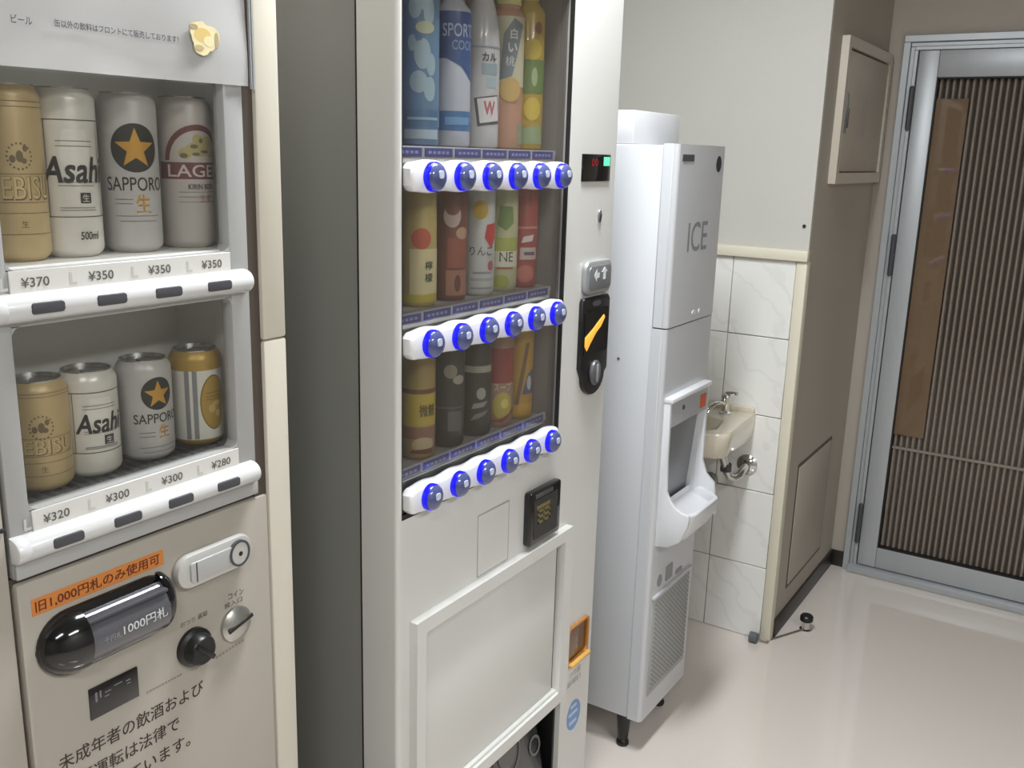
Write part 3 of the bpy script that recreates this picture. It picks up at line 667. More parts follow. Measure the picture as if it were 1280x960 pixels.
for row, (zb, zs_) in enumerate(((1.4635, 1.505), (1.2185, 1.2585), (0.9745, 1.0045))):
    sh = obj('shelf', bx(-0.997, -0.897, 1.069, 1.549, zs_-0.008, zs_), M_int2, m2)
    obj('shelf_front', bx(-0.897, -0.894, 1.069, 1.535, zb+0.018, zs_-0.010, bev=0.001, seg=1), M_strip, m2)
    zt = zs_-0.0075 if row < 2 else zs_+0.0015
    obj('tag_rail', bx(-0.8985, -0.893, 1.069, 1.535, zt-0.0085, zt+0.0085, bev=0.001, seg=1), mat('tag_rail_grey', '#a3a2ad', 0.4), m2)
    for i in range(6):
        y = 1.0725+0.0765*i
        tg = obj('price_tag', bx(-0.893, -0.8915, y, y+0.069, zt-0.0065, zt+0.0065, bev=0.0005, seg=1), M_tag, m2)
        bm = B()
        for q in range(5): box(bm, -0.8915, -0.8912, y+0.008+q*0.011, y+0.015+q*0.011, zt-0.002, zt+0.002)
        obj('tag_marks', bm, M_tagt, tg)
    # scalloped bar
    top = []; bot = []
    yb0, yb1 = 1.0705, 1.526
    for k in range(121):
        y = yb0+(yb1-yb0)*k/120; ph = (y-1.117)/0.0745
        wv = 0.5+0.5*math.cos(2*PI*ph); e = min(1.0, (y-yb0)/0.012, (yb1-y)/0.012); e = 0.55+0.45*math.sin(max(0, e)*PI/2)
        top.append((y, zb+(0.0205+0.0035*wv)*e)); bot.append((y, zb-0.0005-(0.0205+0.0025*wv)*e))
    br = obj('button_bar', prism(B(), bot+top[::-1], 'x', X2-0.006, X2+0.017, bev=0.007, seg=3), M_white, m2)
    for i in range(6):
        loc = Vector((X2+0.0165, 1.1165+0.0745*i, zb))-org(m2)
        if bt is None:
            bt = obj('button', lathe(B(), [(0.0215, 0.0), (0.0215, 0.0075), (0.0200, 0.0105)], (0, 0, 0), 32, 'x'), mat('lit_blue_plastic', '#1616d8', 0.25, emit='#0c06e0', es=0.32), br, local=True)
            bt.location = loc
            bl = obj('button_lens', lathe(B(), [(0.0200, 0.0103), (0.0180, 0.0135), (0.0138, 0.0163), (0.0072, 0.0182), (0.0005, 0.0188)], (0, 0, 0), 32, 'x', cap0=False), mat('navy_lens', '#4a5280', 0.16, coat=0.8), bt, local=True)
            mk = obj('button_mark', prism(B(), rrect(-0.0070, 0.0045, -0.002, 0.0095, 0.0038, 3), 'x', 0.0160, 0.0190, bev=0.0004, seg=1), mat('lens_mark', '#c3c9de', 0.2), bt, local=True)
        else:
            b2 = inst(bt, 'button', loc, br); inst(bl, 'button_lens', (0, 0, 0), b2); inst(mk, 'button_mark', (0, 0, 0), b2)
# price display
dp = obj('price_display', bx(X2-0.002, X2+0.003, 1.594, 1.708, 1.4515, 1.5025, bev=0.002), M_blackg, m2)
obj('digits', text_bm(B(), '00', X2+0.0034, 1.628, 1.480, 0.014, 0.026, 0.0), mat('red_led', '#5a1016', 0.4, emit='#b01020', es=0.35), dp)
obj('green_lamp', bx(X2+0.003, X2+0.0036, 1.678, 1.702, 1.481, 1.4975), mat('green_led', '#58c890', 0.4, emit='#4fe09a', es=0.75), dp)
# key slot
ks = obj('key_slot', prism(B(), ellipse(1.675, 1.385, 0.007, 0.013, 18), 'x', X2-0.001, X2+0.003, bev=0.001), M_alud, m2)
bm = bx(0, 0.001, -0.0025, 0.0025, -0.009, 0.006); bmesh.ops.rotate(bm, verts=bm.verts, cent=(0, 0, 0), matrix=Matrix.Rotation(math.radians(-22), 3, 'X')); bmesh.ops.translate(bm, verts=bm.verts, vec=(X2+0.0027, 1.675, 1.383))
obj('slot', bm, M_dark, ks)
# coin emblem plate
em = obj('coin_plate', prism(B(), rrect(1.612, 1.722, 1.235, 1.301, 0.018, 6), 'x', X2-0.001, X2+0.012, bev=0.006), mat('plate_grey', '#a2a4a3', 0.35, 0.4), m2)
obj('coin_plate_face', prism(B(), rrect(1.622, 1.714, 1.243, 1.291, 0.012, 5), 'x', X2+0.011, X2+0.0135, bev=0.001), mat('plate_dark', '#85888a', 0.35, 0.4), em)
M_mark = mat('pale_mark', '#d7d9d8', 0.4)
bm = B(); prism(bm, [(1.640, 1.272), (1.652, 1.284), (1.652, 1.277), (1.662, 1.277), (1.662, 1.267), (1.652, 1.267), (1.652, 1.260)], 'x', X2+0.0134, X2+0.014)
prism(bm, [(1.672, 1.277), (1.684, 1.287), (1.696, 1.277), (1.689, 1.277), (1.689, 1.262), (1.679, 1.262), (1.679, 1.277)], 'x', X2+0.0134, X2+0.014)
obj('coin_mark', bm, M_mark, em)
# coin inlet column
pts = [(1.608, 1.222), (1.614, 1.229), (1.716, 1.229), (1.724, 1.220), (1.724, 1.075)]+[(1.6675+0.0465*math.cos(math.radians(q)), 1.068+0.040*math.sin(math.radians(q))) for q in range(0, -181, -15)]+[(1.608, 1.09)]
ci = obj('coin_inlet', prism(B(), pts, 'x', X2-0.001, X2+0.010, bev=0.004), M_black, m2)
obj('coin_funnel', prism(B(), rrect(1.616, 1.716, 1.115, 1.205, 0.006, 3), 'x', X2+0.009, X2+0.0112), mat('funnel_black', '#050505', 0.2), ci)
obj('lit_guide', prism(B(), [(1.618, 1.135), (1.618, 1.152), (1.650, 1.166), (1.664, 1.174), (1.694, 1.190), (1.699, 1.184), (1.684, 1.168), (1.662, 1.156), (1.640, 1.137), (1.627, 1.124)], 'x', X2+0.011, X2+0.0125, bev=0.0005), mat('amber_lamp', '#d89a3c', 0.4, emit='#f2a83a', es=0.55), ci)
lv = obj('return_lever', prism(B(), ellipse(1.664, 1.075, 0.020, 0.026, 20), 'x', X2+0.009, X2+0.018, bev=0.004), mat('lever_grey', '#5a5b5d', 0.3), ci)
obj('lever_ridge', bx(X2+0.017, X2+0.021, 1.661, 1.667, 1.057, 1.093, bev=0.0015), mat('lever_pale', '#8d8f92', 0.3), lv)
obj('inlet_mark', prism(B(), ellipse(1.664, 1.216, 0.018, 0.006, 14), 'x', X2+0.0095, X2+0.0108), M_dkgrey, ci)
# blank plate
obj('blank_plate', bx(X2-0.002, X2+0.0012, 1.278, 1.374, 0.772, 0.885, bev=0.001, seg=1), M_ivory, m2)
obj('plate_gap', frame_x(B(), rrect(1.2755, 1.3765, 0.77, 0.8875, 0.002, 2), rrect(1.278, 1.374, 0.772, 0.885, 0.002, 2), X2-0.002, X2+0.0004), mat('plate_gap_grey', '#a8a7a0', 0.6), m2)
# card reader
cr = obj('card_reader', prism(B(), rrect(1.428, 1.544, 0.776, 0.884, 0.008, 4), 'x', X2-0.001, X2+0.014, bev=0.003), M_blackg, m2)
obj('reader_face', prism(B(), rrect(1.442, 1.530, 0.787, 0.866, 0.004, 3), 'x', X2+0.013, X2+0.0146), mat('reader_grey', '#2d2e2c', 0.3), cr)
obj('reader_bar', bx(X2+0.0135, X2+0.0155, 1.446, 1.510, 0.869, 0.877, bev=0.0005, seg=1), mat('reader_bar_grey', '#4a4b4a', 0.35), cr)
bm = B(); box(bm, X2+0.0145, X2+0.0149, 1.452, 1.500, 0.846, 0.853)
for z in (0.838, 0.827, 0.816): box(bm, X2+0.0145, X2+0.0149, 1.456, 1.502, z, z+0.005)
for y in (1.456, 1.476, 1.497): box(bm, X2+0.0145, X2+0.0149, y, y+0.005, 0.816, 0.842)
obj('reader_symbol', bm, mat('dim_gold', '#7a6c3d', 0.4), cr)
# delivery panel
fr = obj('delivery_frame', frame_x(B(), rrect(1.088, 1.603, 0.376, 0.7665, 0.004, 2), rrect(1.112, 1.567, 0.402, 0.742, 0.004, 2), X2-0.02, X2+0.016), M_ivory, m2)
obj('delivery_panel', bx(X2-0.015, X2+0.002, 1.120, 1.5595, 0.404, 0.741, bev=0.003), M_ivory, m2)
for y in (1.5595, 1.112): obj('panel_gap', bx(X2-0.018, X2-0.002, y, y+0.0075, 0.402, 0.742), M_gasket, m2)
obj('panel_lip', box(B(), X2-0.01, X2+0.010, 1.112, 1.567, 0.395, 0.4085, bev=0.002), M_ivory, m2)
obj('port_cavity', box(box(box(B(), -0.96, -0.955, 1.088, 1.605, 0.14, 0.378), -0.955, X2-0.012, 1.598, 1.605, 0.14, 0.376), -0.955, X2-0.012, 1.088, 1.095, 0.14, 0.376), M_black, m2)
bm = B(); prism(bm, [(X2-0.062, 0.375), (X2-0.054, 0.375), (X2-0.014, 0.17), (X2-0.012, 0.15), (X2-0.02, 0.15), (X2-0.024, 0.17)], 'y', 1.096, 1.575, bev=0.002)
fl = obj('port_flap', bm, mat('flap_smoke', '#3a3a39', 0.25, coat=0.3), m2)
def flap_pt(yy, zz): return (X2-0.054+(0.375-zz)/0.205*0.04+0.0012, yy, zz)
M_ring = mat('flap_print', '#70706c', 0.5)
bm = B(); 
for (cy, cz, r0, r1) in ((1.455, 0.300, 0.050, 0.045), (1.455, 0.300, 0.032, 0.0), (1.556, 0.265, 0.022, 0.016), (1.375, 0.262, 0.03, 0.024)):
    O = [bm.verts.new(flap_pt(*p)) for p in ellipse(cy, cz, r0, r0)]
    if r1:
        I = [bm.verts.new(flap_pt(*p)) for p in ellipse(cy, cz, r1, r1)]
        for i in range(28): bm.faces.new((O[i], O[(i+1) % 28], I[(i+1) % 28], I[i]))
    else: bm.faces.new(O)
obj('flap_symbol', bm, M_ring, fl)
obj('port_tray', bx(-0.955, X2-0.004, 1.09, 1.603, 0.14, 0.152), M_ivory, m2)
# coin return cup
bm = frame_x(B(), rrect(1.617, 1.712, 0.428, 0.520, 0.012, 5), rrect(1.624, 1.706, 0.438, 0.515, 0.010, 5), X2-0.001, X2+0.006)
cup = obj('coin_return', bm, mat('amber_plastic', '#b5792f', 0.25, coat=0.4), m2)
obj('cup_back', prism(B(), rrect(1.6235, 1.7065, 0.4375, 0.5155, 0.010, 5), 'x', X2-0.001, X2+0.0008), mat('amber_dark', '#6b4216', 0.3), cup)
obj('cup_flap', prism(B(), rrect(1.628, 1.668, 0.446, 0.510, 0.004, 3), 'x', X2+0.0005, X2+0.003, bev=0.001), mat('cup_flap_brown', '#7c6152', 0.25), cup)
obj('cup_lip', bx(X2+0.001, X2+0.016, 1.622, 1.708, 0.430, 0.438, bev=0.003), mat('amber_lip', '#dba95c', 0.25), cup)
bm = B(); text_bm(bm, 'つり銭', X2+0.0006, 1.640, 0.392, 0.016, 0.05, 0.0); text_bm(bm, '返却口', X2+0.0006, 1.632, 0.372, 0.014, 0.06, 0.0)
obj('lettering', bm, mat('soft_grey_print', '#a5a49e', 0.5), m2)
sk = obj('blue_sticker', prism(B(), ellipse(1.668, 0.292, 0.031, 0.036, 28), 'x', X2-0.0002, X2+0.0006), mat('sticker_blue', '#7596c9', 0.4, var=0.12, scale=60), m2)
for zz, ww in ((0.315, 0.016), (0.298, 0.024), (0.276, 0.020)): obj('sticker_mark', prism(B(), rrect(1.668-ww, 1.668+ww*0.7, zz-0.004, zz+0.004, 0.003, 3), 'x', X2+0.0004, X2+0.0009), mat('sticker_pale', '#b5c8e2', 0.4), sk)

# ================================================================== DRINKS
def lay(t, name, col, fn, rough=0.35): return pr(t, name, mat('drink_'+col[1:], col, rough), fn)
def bottle(label, y, z0, bodycol, capcol, h=0.25, sh=0.62, capr=0.48, rad=0.030, x=-0.94, turn=-0.6):
    t = thing('drink_bottle', label, 'bottle', (x, y, z0), 'drinks in the display'); t.rotation_euler.z = turn
    e = 0.90 if sh < 0.8 else 0.915
    prof = [(rad*0.8, 0), (rad*0.97, 0.004), (rad, 0.010), (rad, h*sh), (rad*0.94, h*(sh+(e-sh)*0.3)), (rad*0.72, h*(sh+(e-sh)*0.72)), (rad*capr*0.95, h*e), (rad*capr*0.9, h*(e+0.01))]
    obj('bottle_body', lathe(B(), prof, (0, 0, 0), 48), mat('bottle_'+bodycol[1:], bodycol, 0.25, coat=0.3), t, local=True)
    obj('bottle_cap', lathe(B(), [(rad*capr*0.96, h*(e+0.005)), (rad*capr, h*(e+0.01)), (rad*capr, h*0.985), (rad*capr*0.9, h)], (0, 0, 0), 24), mat('cap_'+capcol[1:], capcol, 0.4), t, local=True)
    return t, rad
def drinkcan(label, y, z0, bodycol, h=0.19, rad=0.0285, x=-0.94, top='#b9b9ba', name='drink_can', cap=False, turn=-0.72):
    t = thing(name, label, 'can' if not cap else 'bottle', (x, y, z0), 'drinks in the display'); t.rotation_euler.z = turn
    prof = [(rad*0.82, 0), (rad*0.95, 0.003), (rad, 0.009), (rad, h-0.014), (rad*0.86, h-0.003)]
    obj('can_body', lathe(B(), prof, (0, 0, 0), 48), mat('can_'+bodycol[1:], bodycol, 0.32, 0.1), t, local=True)
    obj('lid', lathe(B(), [(rad*0.86, h-0.0032), (rad*0.88, h), (rad*0.8, h), (rad*0.77, h-0.003), (0.003, h-0.003)], (0, 0, 0), 32, cap0=False), M_lid if top == '#b9b9ba' else mat('cap_'+top[1:], top, 0.4), t, local=True)
    return t, rad
def rect(u0, u1, z0, z1, R, a=0.0004): return lambda b: patch_cyl(b, rectp(u0, u1, z0, z1), ((u0+u1)/2, (z0+z1)/2), R+a, 6)
def poly(pts, R, a=0.0004):
    cu = sum(p[0] for p in pts)/len(pts); cz = sum(p[1] for p in pts)/len(pts)
    return lambda b: patch_cyl(b, dense(pts, 5), (cu, cz), R+a, 6)
def ell(u, z, ru, rz, R, a=0.0004): return lambda b: patch_cyl(b, ellipse(u, z, ru, rz, 20), (u, z), R+a, 4)
def tx(body, R, u, z, size, width=None, bold=0.01, a=0.0008): return lambda b: text_cyl(b, body, R+a, u, z, size, width, bold)
YY = [1.196, 1.279, 1.362, 1.436, 1.505]
Z1, Z2, Z3 = 1.505, 1.2585, 1.0045
# upper row
def rot4(cu, cz, s_, an): return [(cu+s_*(math.cos(an)*a-math.sin(an)*b), cz+s_*(math.sin(an)*a+math.cos(an)*b)) for a, b in ((-1, -1), (1, -1), (1, 1), (-1, 1))]
t, R = bottle('blue bottle with pale blue patchy label in the top drink row', YY[0], Z1, '#6685a6', '#d8d8d8', 0.33, 0.8, turn=-0.75)
for q in ((0.004, 0.215, 0.013, 0.02), (-0.012, 0.20, 0.010, 0.016), (0.010, 0.195, 0.009, 0.02), (0.0, 0.135, 0.013, 0.022), (0.014, 0.12, 0.008, 0.016), (-0.006, 0.095, 0.014, 0.016), (0.012, 0.085, 0.010, 0.018), (-0.016, 0.15, 0.007, 0.012)): lay(t, 'label_print', '#9bb1bd', ell(*q, R))
lay(t, 'label_print', '#b9bba0', ell(0.004, 0.172, 0.015, 0.009, R, 0.0008)); lay(t, 'label_print', '#55799c', ell(-0.006, 0.158, 0.006, 0.005, R, 0.0012))
lay(t, 'label_band', '#4d6f92', rect(-0.045, 0.045, 0.030, 0.055, R)); lay(t, 'label_print', '#93aabb', rect(-0.024, 0.03, 0.040, 0.044, R, 0.0008)); lay(t, 'label_print', '#a4b3c0', rect(-0.03, 0.03, 0.012, 0.026, R))
t, R = bottle('white bottle with navy label and red cap in the top drink row', YY[1], Z1, '#b3b7c3', '#a5524a', 0.243, 0.85, 0.66, turn=-0.62)
lay(t, 'label_band', '#3c568a', poly([(-0.05, 0.135), (-0.02, 0.136), (0.006, 0.124), (0.024, 0.106), (0.05, 0.10), (0.05, 0.2055), (-0.05, 0.2055)], R))
lay(t, 'lettering', '#a9b5cb', tx('SPORTS', R, 0.006, 0.178, 0.019, 0.062)); lay(t, 'lettering', '#8798ba', tx('COOL', R, 0.010, 0.156, 0.014, 0.040))
lay(t, 'label_band', '#46709f', rect(-0.045, 0.045, 0.027, 0.057, R)); lay(t, 'label_print', '#6c95be', rect(-0.02, 0.024, 0.036, 0.048, R, 0.0008))
t, R = bottle('white milky bottle with square stamp label in the top drink row', YY[2], Z1, '#bdbcbf', '#7f95a2', 0.275, 0.60, turn=-0.70)
lay(t, 'label_print', '#8d9aa2', rect(-0.05, 0.05, 0.160, 0.163, R)); lay(t, 'lettering', '#4a4c52', tx('カル', R, 0.006, 0.146, 0.012, 0.026, 0.03)); lay(t, 'label_print', '#8f9fa8', rect(-0.008, 0.022, 0.118, 0.136, R)); lay(t, 'label_print', '#9fb0b6', rect(0.0, 0.02, 0.098, 0.114, R))
lay(t, 'stamp_border', '#55545a', poly(rot4(0.006, 0.062, 0.023, 0.14), R)); lay(t, 'stamp', '#cfcac9', poly(rot4(0.0072, 0.0635, 0.0195, 0.14), R, 0.0008)); lay(t, 'lettering', '#b06a70', tx('W', R, 0.007, 0.066, 0.020, 0.020, 0.03, 0.0012))
t, R = bottle('peach bottle with white slanting label in the top drink row', YY[3], Z1, '#b38a75', '#bcbb7c', 0.258, 0.85, 0.8, turn=-0.70)
lay(t, 'label_band', '#bdb8a2', rect(-0.05, 0.05, 0.105, 0.218, R)); lay(t, 'label_print', '#737d86', poly([(-0.020, 0.115), (0.002, 0.122), (0.024, 0.205), (0.004, 0.215), (-0.014, 0.19)], R, 0.0008))
lay(t, 'lettering', '#cfccc6', tx('白', R, 0.004, 0.190, 0.016, None, 0.02, 0.0012)); lay(t, 'lettering', '#cfccc6', tx('い', R, 0.002, 0.168, 0.014, None, 0.02, 0.0012)); lay(t, 'lettering', '#cfccc6', tx('桃', R, -0.002, 0.146, 0.016, None, 0.0, 0.0012))
lay(t, 'label_print', '#bfa066', ell(0.0, 0.100, 0.020, 0.020, R, 0.0012)); lay(t, 'label_print', '#8b937b', rect(0.016, 0.04, 0.01, 0.045, R))
t, R = bottle('yellow and green bottle in the top drink row', YY[4], Z1, '#ac924a', '#b3ac5a', 0.275, 0.84, 0.6, turn=-0.75)
lay(t, 'label_band', '#6a7f4e', rect(-0.05, 0.05, 0.098, 0.155, R)); lay(t, 'label_print', '#bda444', ell(0.002, 0.172, 0.018, 0.018, R)); lay(t, 'label_print', '#7c5048', ell(0.012, 0.208, 0.008, 0.010, R)); lay(t, 'label_print', '#8a9a77', poly([(-0.03, 0.012), (0.03, 0.012), (0.022, 0.045), (-0.024, 0.036)], R)); lay(t, 'label_print', '#c4ab4c', ell(0.004, 0.072, 0.017, 0.02, R, 0.0008)); lay(t, 'label_print', '#9fae88', ell(0.006, 0.126, 0.006, 0.016, R, 0.0008))
# middle row
t, R = drinkcan('cream and yellow can with red disc in the middle drink row', YY[0], Z2, '#b3a067', 0.19)
lay(t, 'label_band', '#cfc398', rect(-0.02, 0.04, 0.02, 0.092, R)); lay(t, 'label_print', '#b9a83e', rect(-0.045, 0.045, 0.008, 0.022, R)); lay(t, 'emblem_disc', '#b65443', ell(-0.001, 0.108, 0.0165, 0.0165, R, 0.0008))
for k, ch in enumerate('檸檬'): lay(t, 'lettering', '#3f4a32', tx(ch, R, 0.012, 0.066-0.019*k, 0.014, None, 0.01, 0.001))
t, R = drinkcan('brown cocoa can with pale round top mark in the middle drink row', YY[1], Z2, '#6e4238', 0.19)
lay(t, 'label_print', '#b9a59f', ell(-0.002, 0.140, 0.015, 0.019, R)); lay(t, 'label_print', '#73463d', ell(-0.002, 0.151, 0.012, 0.010, R, 0.0008)); lay(t, 'label_band', '#8d4f40', rect(-0.01, 0.03, 0.055, 0.105, R)); lay(t, 'label_print', '#b08d74', ell(0.016, 0.112, 0.012, 0.010, R, 0.0008)); lay(t, 'label_band', '#9a6a59', rect(-0.012, 0.03, 0.010, 0.052, R)); lay(t, 'label_print', '#5e352d', ell(0.008, 0.03, 0.006, 0.014, R, 0.0008))
t, R = drinkcan('white can with red fruit and yellow disc in the middle drink row', YY[2], Z2, '#bfc0bd', 0.19)
lay(t, 'label_print', '#c4a43a', ell(-0.004, 0.147, 0.014, 0.016, R)); lay(t, 'label_print', '#b83a38', poly([(0.004, 0.10), (0.018, 0.082), (0.03, 0.10), (0.03, 0.125), (0.008, 0.122)], R, 0.0008)); lay(t, 'lettering', '#5a6068', tx('りんご', R, 0.0, 0.078, 0.016, 0.044)); lay(t, 'label_print', '#a95763', ell(0.018, 0.052, 0.007, 0.009, R))
lay(t, 'label_print', '#8b929a', rect(-0.016, 0.02, 0.038, 0.042, R)); lay(t, 'label_print', '#a2a7ab', rect(-0.02, 0.024, 0.026, 0.031, R)); lay(t, 'label_print', '#8b929a', rect(-0.02, 0.024, 0.012, 0.015, R))
t, R = drinkcan('pale green can with green leaf in the middle drink row', YY[3], Z2, '#b4b390', 0.19)
lay(t, 'label_print', '#70874d', poly([(-0.016, 0.118), (0.0, 0.108), (0.015, 0.122), (0.012, 0.15), (-0.012, 0.152)], R)); lay(t, 'label_print', '#a0a556', rect(-0.03, 0.03, 0.072, 0.096, R)); lay(t, 'label_band', '#cdcbb8', rect(-0.03, 0.03, 0.044, 0.072, R)); lay(t, 'lettering', '#3a423a', tx('NE', R, 0.002, 0.062, 0.017, 0.026, 0.0)); lay(t, 'label_print', '#a35e52', rect(-0.016, 0.016, 0.040, 0.044, R, 0.0008)); lay(t, 'label_print', '#9aa043', ell(-0.008, 0.018, 0.016, 0.012, R))
t, R = drinkcan('red can with white lettering in the middle drink row', YY[4], Z2, '#9c4a46', 0.19)
lay(t, 'label_print', '#b9837b', rect(-0.03, 0.03, 0.108, 0.112, R)); lay(t, 'lettering', '#c9bcb8', poly([(-0.010, 0.082), (0.012, 0.086), (0.016, 0.098), (-0.006, 0.094)], R, 0.0008)); lay(t, 'label_print', '#bba9a4', rect(-0.012, 0.024, 0.052, 0.074, R)); lay(t, 'lettering', '#5e5660', rect(-0.004, 0.018, 0.060, 0.066, R, 0.0008)); lay(t, 'label_print', '#b56a60', ell(0.0, 0.026, 0.018, 0.016, R))
# lower row
t, R = drinkcan('yellow coffee can with brown band in the bottom drink row', YY[0], Z3, '#a18a58', 0.19)
lay(t, 'label_band', '#b59f43', rect(-0.045, 0.045, 0.058, 0.112, R)); lay(t, 'label_band', '#6b4a34', rect(-0.045, 0.045, 0.112, 0.120, R)); lay(t, 'label_band', '#8b6355', rect(-0.045, 0.045, 0.036, 0.056, R)); lay(t, 'label_print', '#b9a483', ell(0.004, 0.026, 0.02, 0.013, R, 0.0008)); lay(t, 'lettering', '#463c1f', tx('微糖', R, 0.012, 0.084, 0.020, 0.030)); lay(t, 'label_print', '#6b4436', poly([(-0.02, 0.012), (0.02, 0.010), (0.024, 0.020), (-0.014, 0.018)], R, 0.0012))
t, R = drinkcan('plain black coffee can in the bottom drink row', YY[1], Z3, '#3a3837', 0.19)
lay(t, 'label_print', '#8d8476', ell(-0.002, 0.135, 0.012, 0.012, R)); lay(t, 'label_print', '#5a5855', rect(-0.03, 0.03, 0.070, 0.073, R)); lay(t, 'label_print', '#9b958a', ell(0.014, 0.120, 0.012, 0.008, R, 0.0008)); lay(t, 'label_print', '#5c5a58', rect(-0.006, 0.02, 0.03, 0.065, R))
t, R = drinkcan('black coffee can with pale disc and script in the bottom drink row', YY[2], Z3, '#35332f', 0.19)
lay(t, 'label_print', '#a19a8c', rect(-0.03, 0.03, 0.118, 0.130, R)); lay(t, 'emblem_disc', '#9a9994', ell(0.004, 0.080, 0.009, 0.011, R)); lay(t, 'lettering', '#8d8b86', poly([(-0.014, 0.052), (0.010, 0.056), (0.018, 0.066), (-0.010, 0.062)], R, 0.0008)); lay(t, 'label_print', '#77746e', poly([(-0.016, 0.030), (0.012, 0.040), (0.022, 0.050), (-0.008, 0.042)], R))
t, R = drinkcan('red and yellow soup can in the bottom drink row', YY[3], Z3, '#9d7f6c', 0.19)
lay(t, 'label_band', '#8c3a38', rect(-0.024, 0.03, 0.085, 0.150, R)); lay(t, 'label_print', '#b5a34a', ell(0.002, 0.042, 0.020, 0.026, R)); lay(t, 'lettering', '#c6bdb4', tx('スープ', R, 0.002, 0.078, 0.016, 0.036)); lay(t, 'label_print', '#8a3f34', poly([(-0.024, 0.012), (0.0, 0.010), (0.03, 0.030), (0.03, 0.036), (0.0, 0.018)], R, 0.0008)); lay(t, 'label_print', '#d2c36c', ell(0.006, 0.046, 0.008, 0.009, R, 0.0008))
t, R = drinkcan('yellow corn soup can with navy flash in the bottom drink row', YY[4], Z3, '#b08a35', 0.19)
lay(t, 'label_print', '#4d5270', poly([(0.0, 0.05), (0.03, 0.05), (0.03, 0.10), (0.012, 0.09)], R)); lay(t, 'label_print', '#6b5236', poly([(-0.014, 0.03), (-0.006, 0.03), (0.014, 0.15), (0.006, 0.15)], R, 0.0008)); lay(t, 'lettering', '#b5b5bd', ell(0.016, 0.072, 0.006, 0.014, R, 0.0008)); lay(t, 'label_print', '#c29431', rect(-0.03, 0.03, 0.010, 0.032, R))

# ================================================================== ICE DISPENSER
M_ice = mat('ice_white_enamel', '#c9cbce', 0.32, var=0.01, scale=4, coat=0.15)
M_icef = mat('ice_front_grey', '#c6c7c9', 0.3, 0.15, var=0.01)
M_icep = mat('ice_plastic', '#d7d8da', 0.28, coat=0.2)
XI, IY0, IY1 = -0.85, 2.0, 2.288
ic = thing('ice_dispenser', 'tall narrow grey ice dispenser with ICE lettering and a catch tray', 'ice dispenser', (-1.12, 2.145, 0))
bm = B(); box(bm, -1.42, -0.8875, IY0, IY1, 0.098, 1.527, bev=0.006)
obj('body', bm, M_ice, ic)
obj('front_cover', rr_slab(B(), IY0-0.0005, IY1+0.0005, 1.118, 1.53, 0.012, 0.008, -0.8855, XI), M_icef, ic)
obj('cover_side', bx(-0.8858, XI-0.013, IY0-0.0012, IY0+0.01, 1.118, 1.53, bev=0.0005, seg=1), M_ice, ic)
bm = B(); rr_slab(bm, IY0, IY1, 0.945, 1.115, 0.012, 0.008, -0.8885, XI-0.001); rr_slab(bm, IY0, IY1, 0.098, 0.60, 0.012, 0.008, -0.8885, XI-0.001)
rr_slab(bm, IY0, 2.03, 0.60, 0.945, 0.012, 0, -0.8885, XI-0.001); rr_slab(bm, 2.262, IY1, 0.60, 0.945, 0, 0.008, -0.8885, XI-0.001)
obj('front_panel', bm, M_icef, ic)
obj('side_edge', bx(-0.8885, XI-0.013, IY0-0.0008, IY0+0.01, 0.098, 1.115, bev=0.0005, seg=1), M_ice, ic)
obj('lettering', text_bm(B(), 'ICE', XI+0.0004, 2.085, 1.287, 0.068, width=0.118, bold=0.004), mat('ice_letter_grey', '#7f8184', 0.45), ic)
obj('logo_plate', bx(XI-0.001, XI+0.0015, 2.022, 2.088, 1.493, 1.508, bev=0.0006, seg=1), M_dkgrey, ic)
lg = obj('round_badge', prism(B(), ellipse(2.246, 1.488, 0.016, 0.019, 20), 'x', XI-0.0005, XI+0.001), M_dark, ic)
obj('cover_latch', prism(B(), ellipse(2.155, 1.137, 0.012, 0.006, 14), 'x', XI-0.0005, XI+0.0012), mat('latch_pale', '#d5d6d8', 0.3), ic)
obj('cover_latch', prism(B(), ellipse(2.19, 1.137, 0.006, 0.006, 14), 'x', XI-0.0005, XI+0.0012), mat('latch_pale', '#d5d6d8', 0.3), ic)
obj('side_screw', lathe(B(), [(0.004, 0), (0.003, -0.002)], (-0.968, IY0, 1.033), 10, 'y'), M_chrome, ic)
obj('top_unit', bx(-1.35, -0.965, 2.0+0.008, 2.266, 1.527, 1.602, bev=0.004), M_icep, ic)
# dispensing mouth
XH = XI+0.014
def sideplate(y0, y1, m, lift=0.0):
    pts = [(-0.86, 0.945), (XH, 0.945), (XH+0.001, 0.80), (XH+0.004, 0.72)]+[(-0.772-0.055*math.cos(math.radians(q))*0.98+0.0, 0.672+0.045-0.045*math.sin(math.radians(q))) for q in (20, 45, 70, 90)]+[(-0.77, 0.665), (-0.772, 0.645), (-0.79, 0.60), (-0.82, 0.58), (-0.86, 0.575)]
    return prism(B(), pts, 'y', y0, y1, bev=0.002)
ho = obj('dispenser_housing', sideplate(2.018, 2.030, M_icep), M_icep, ic)
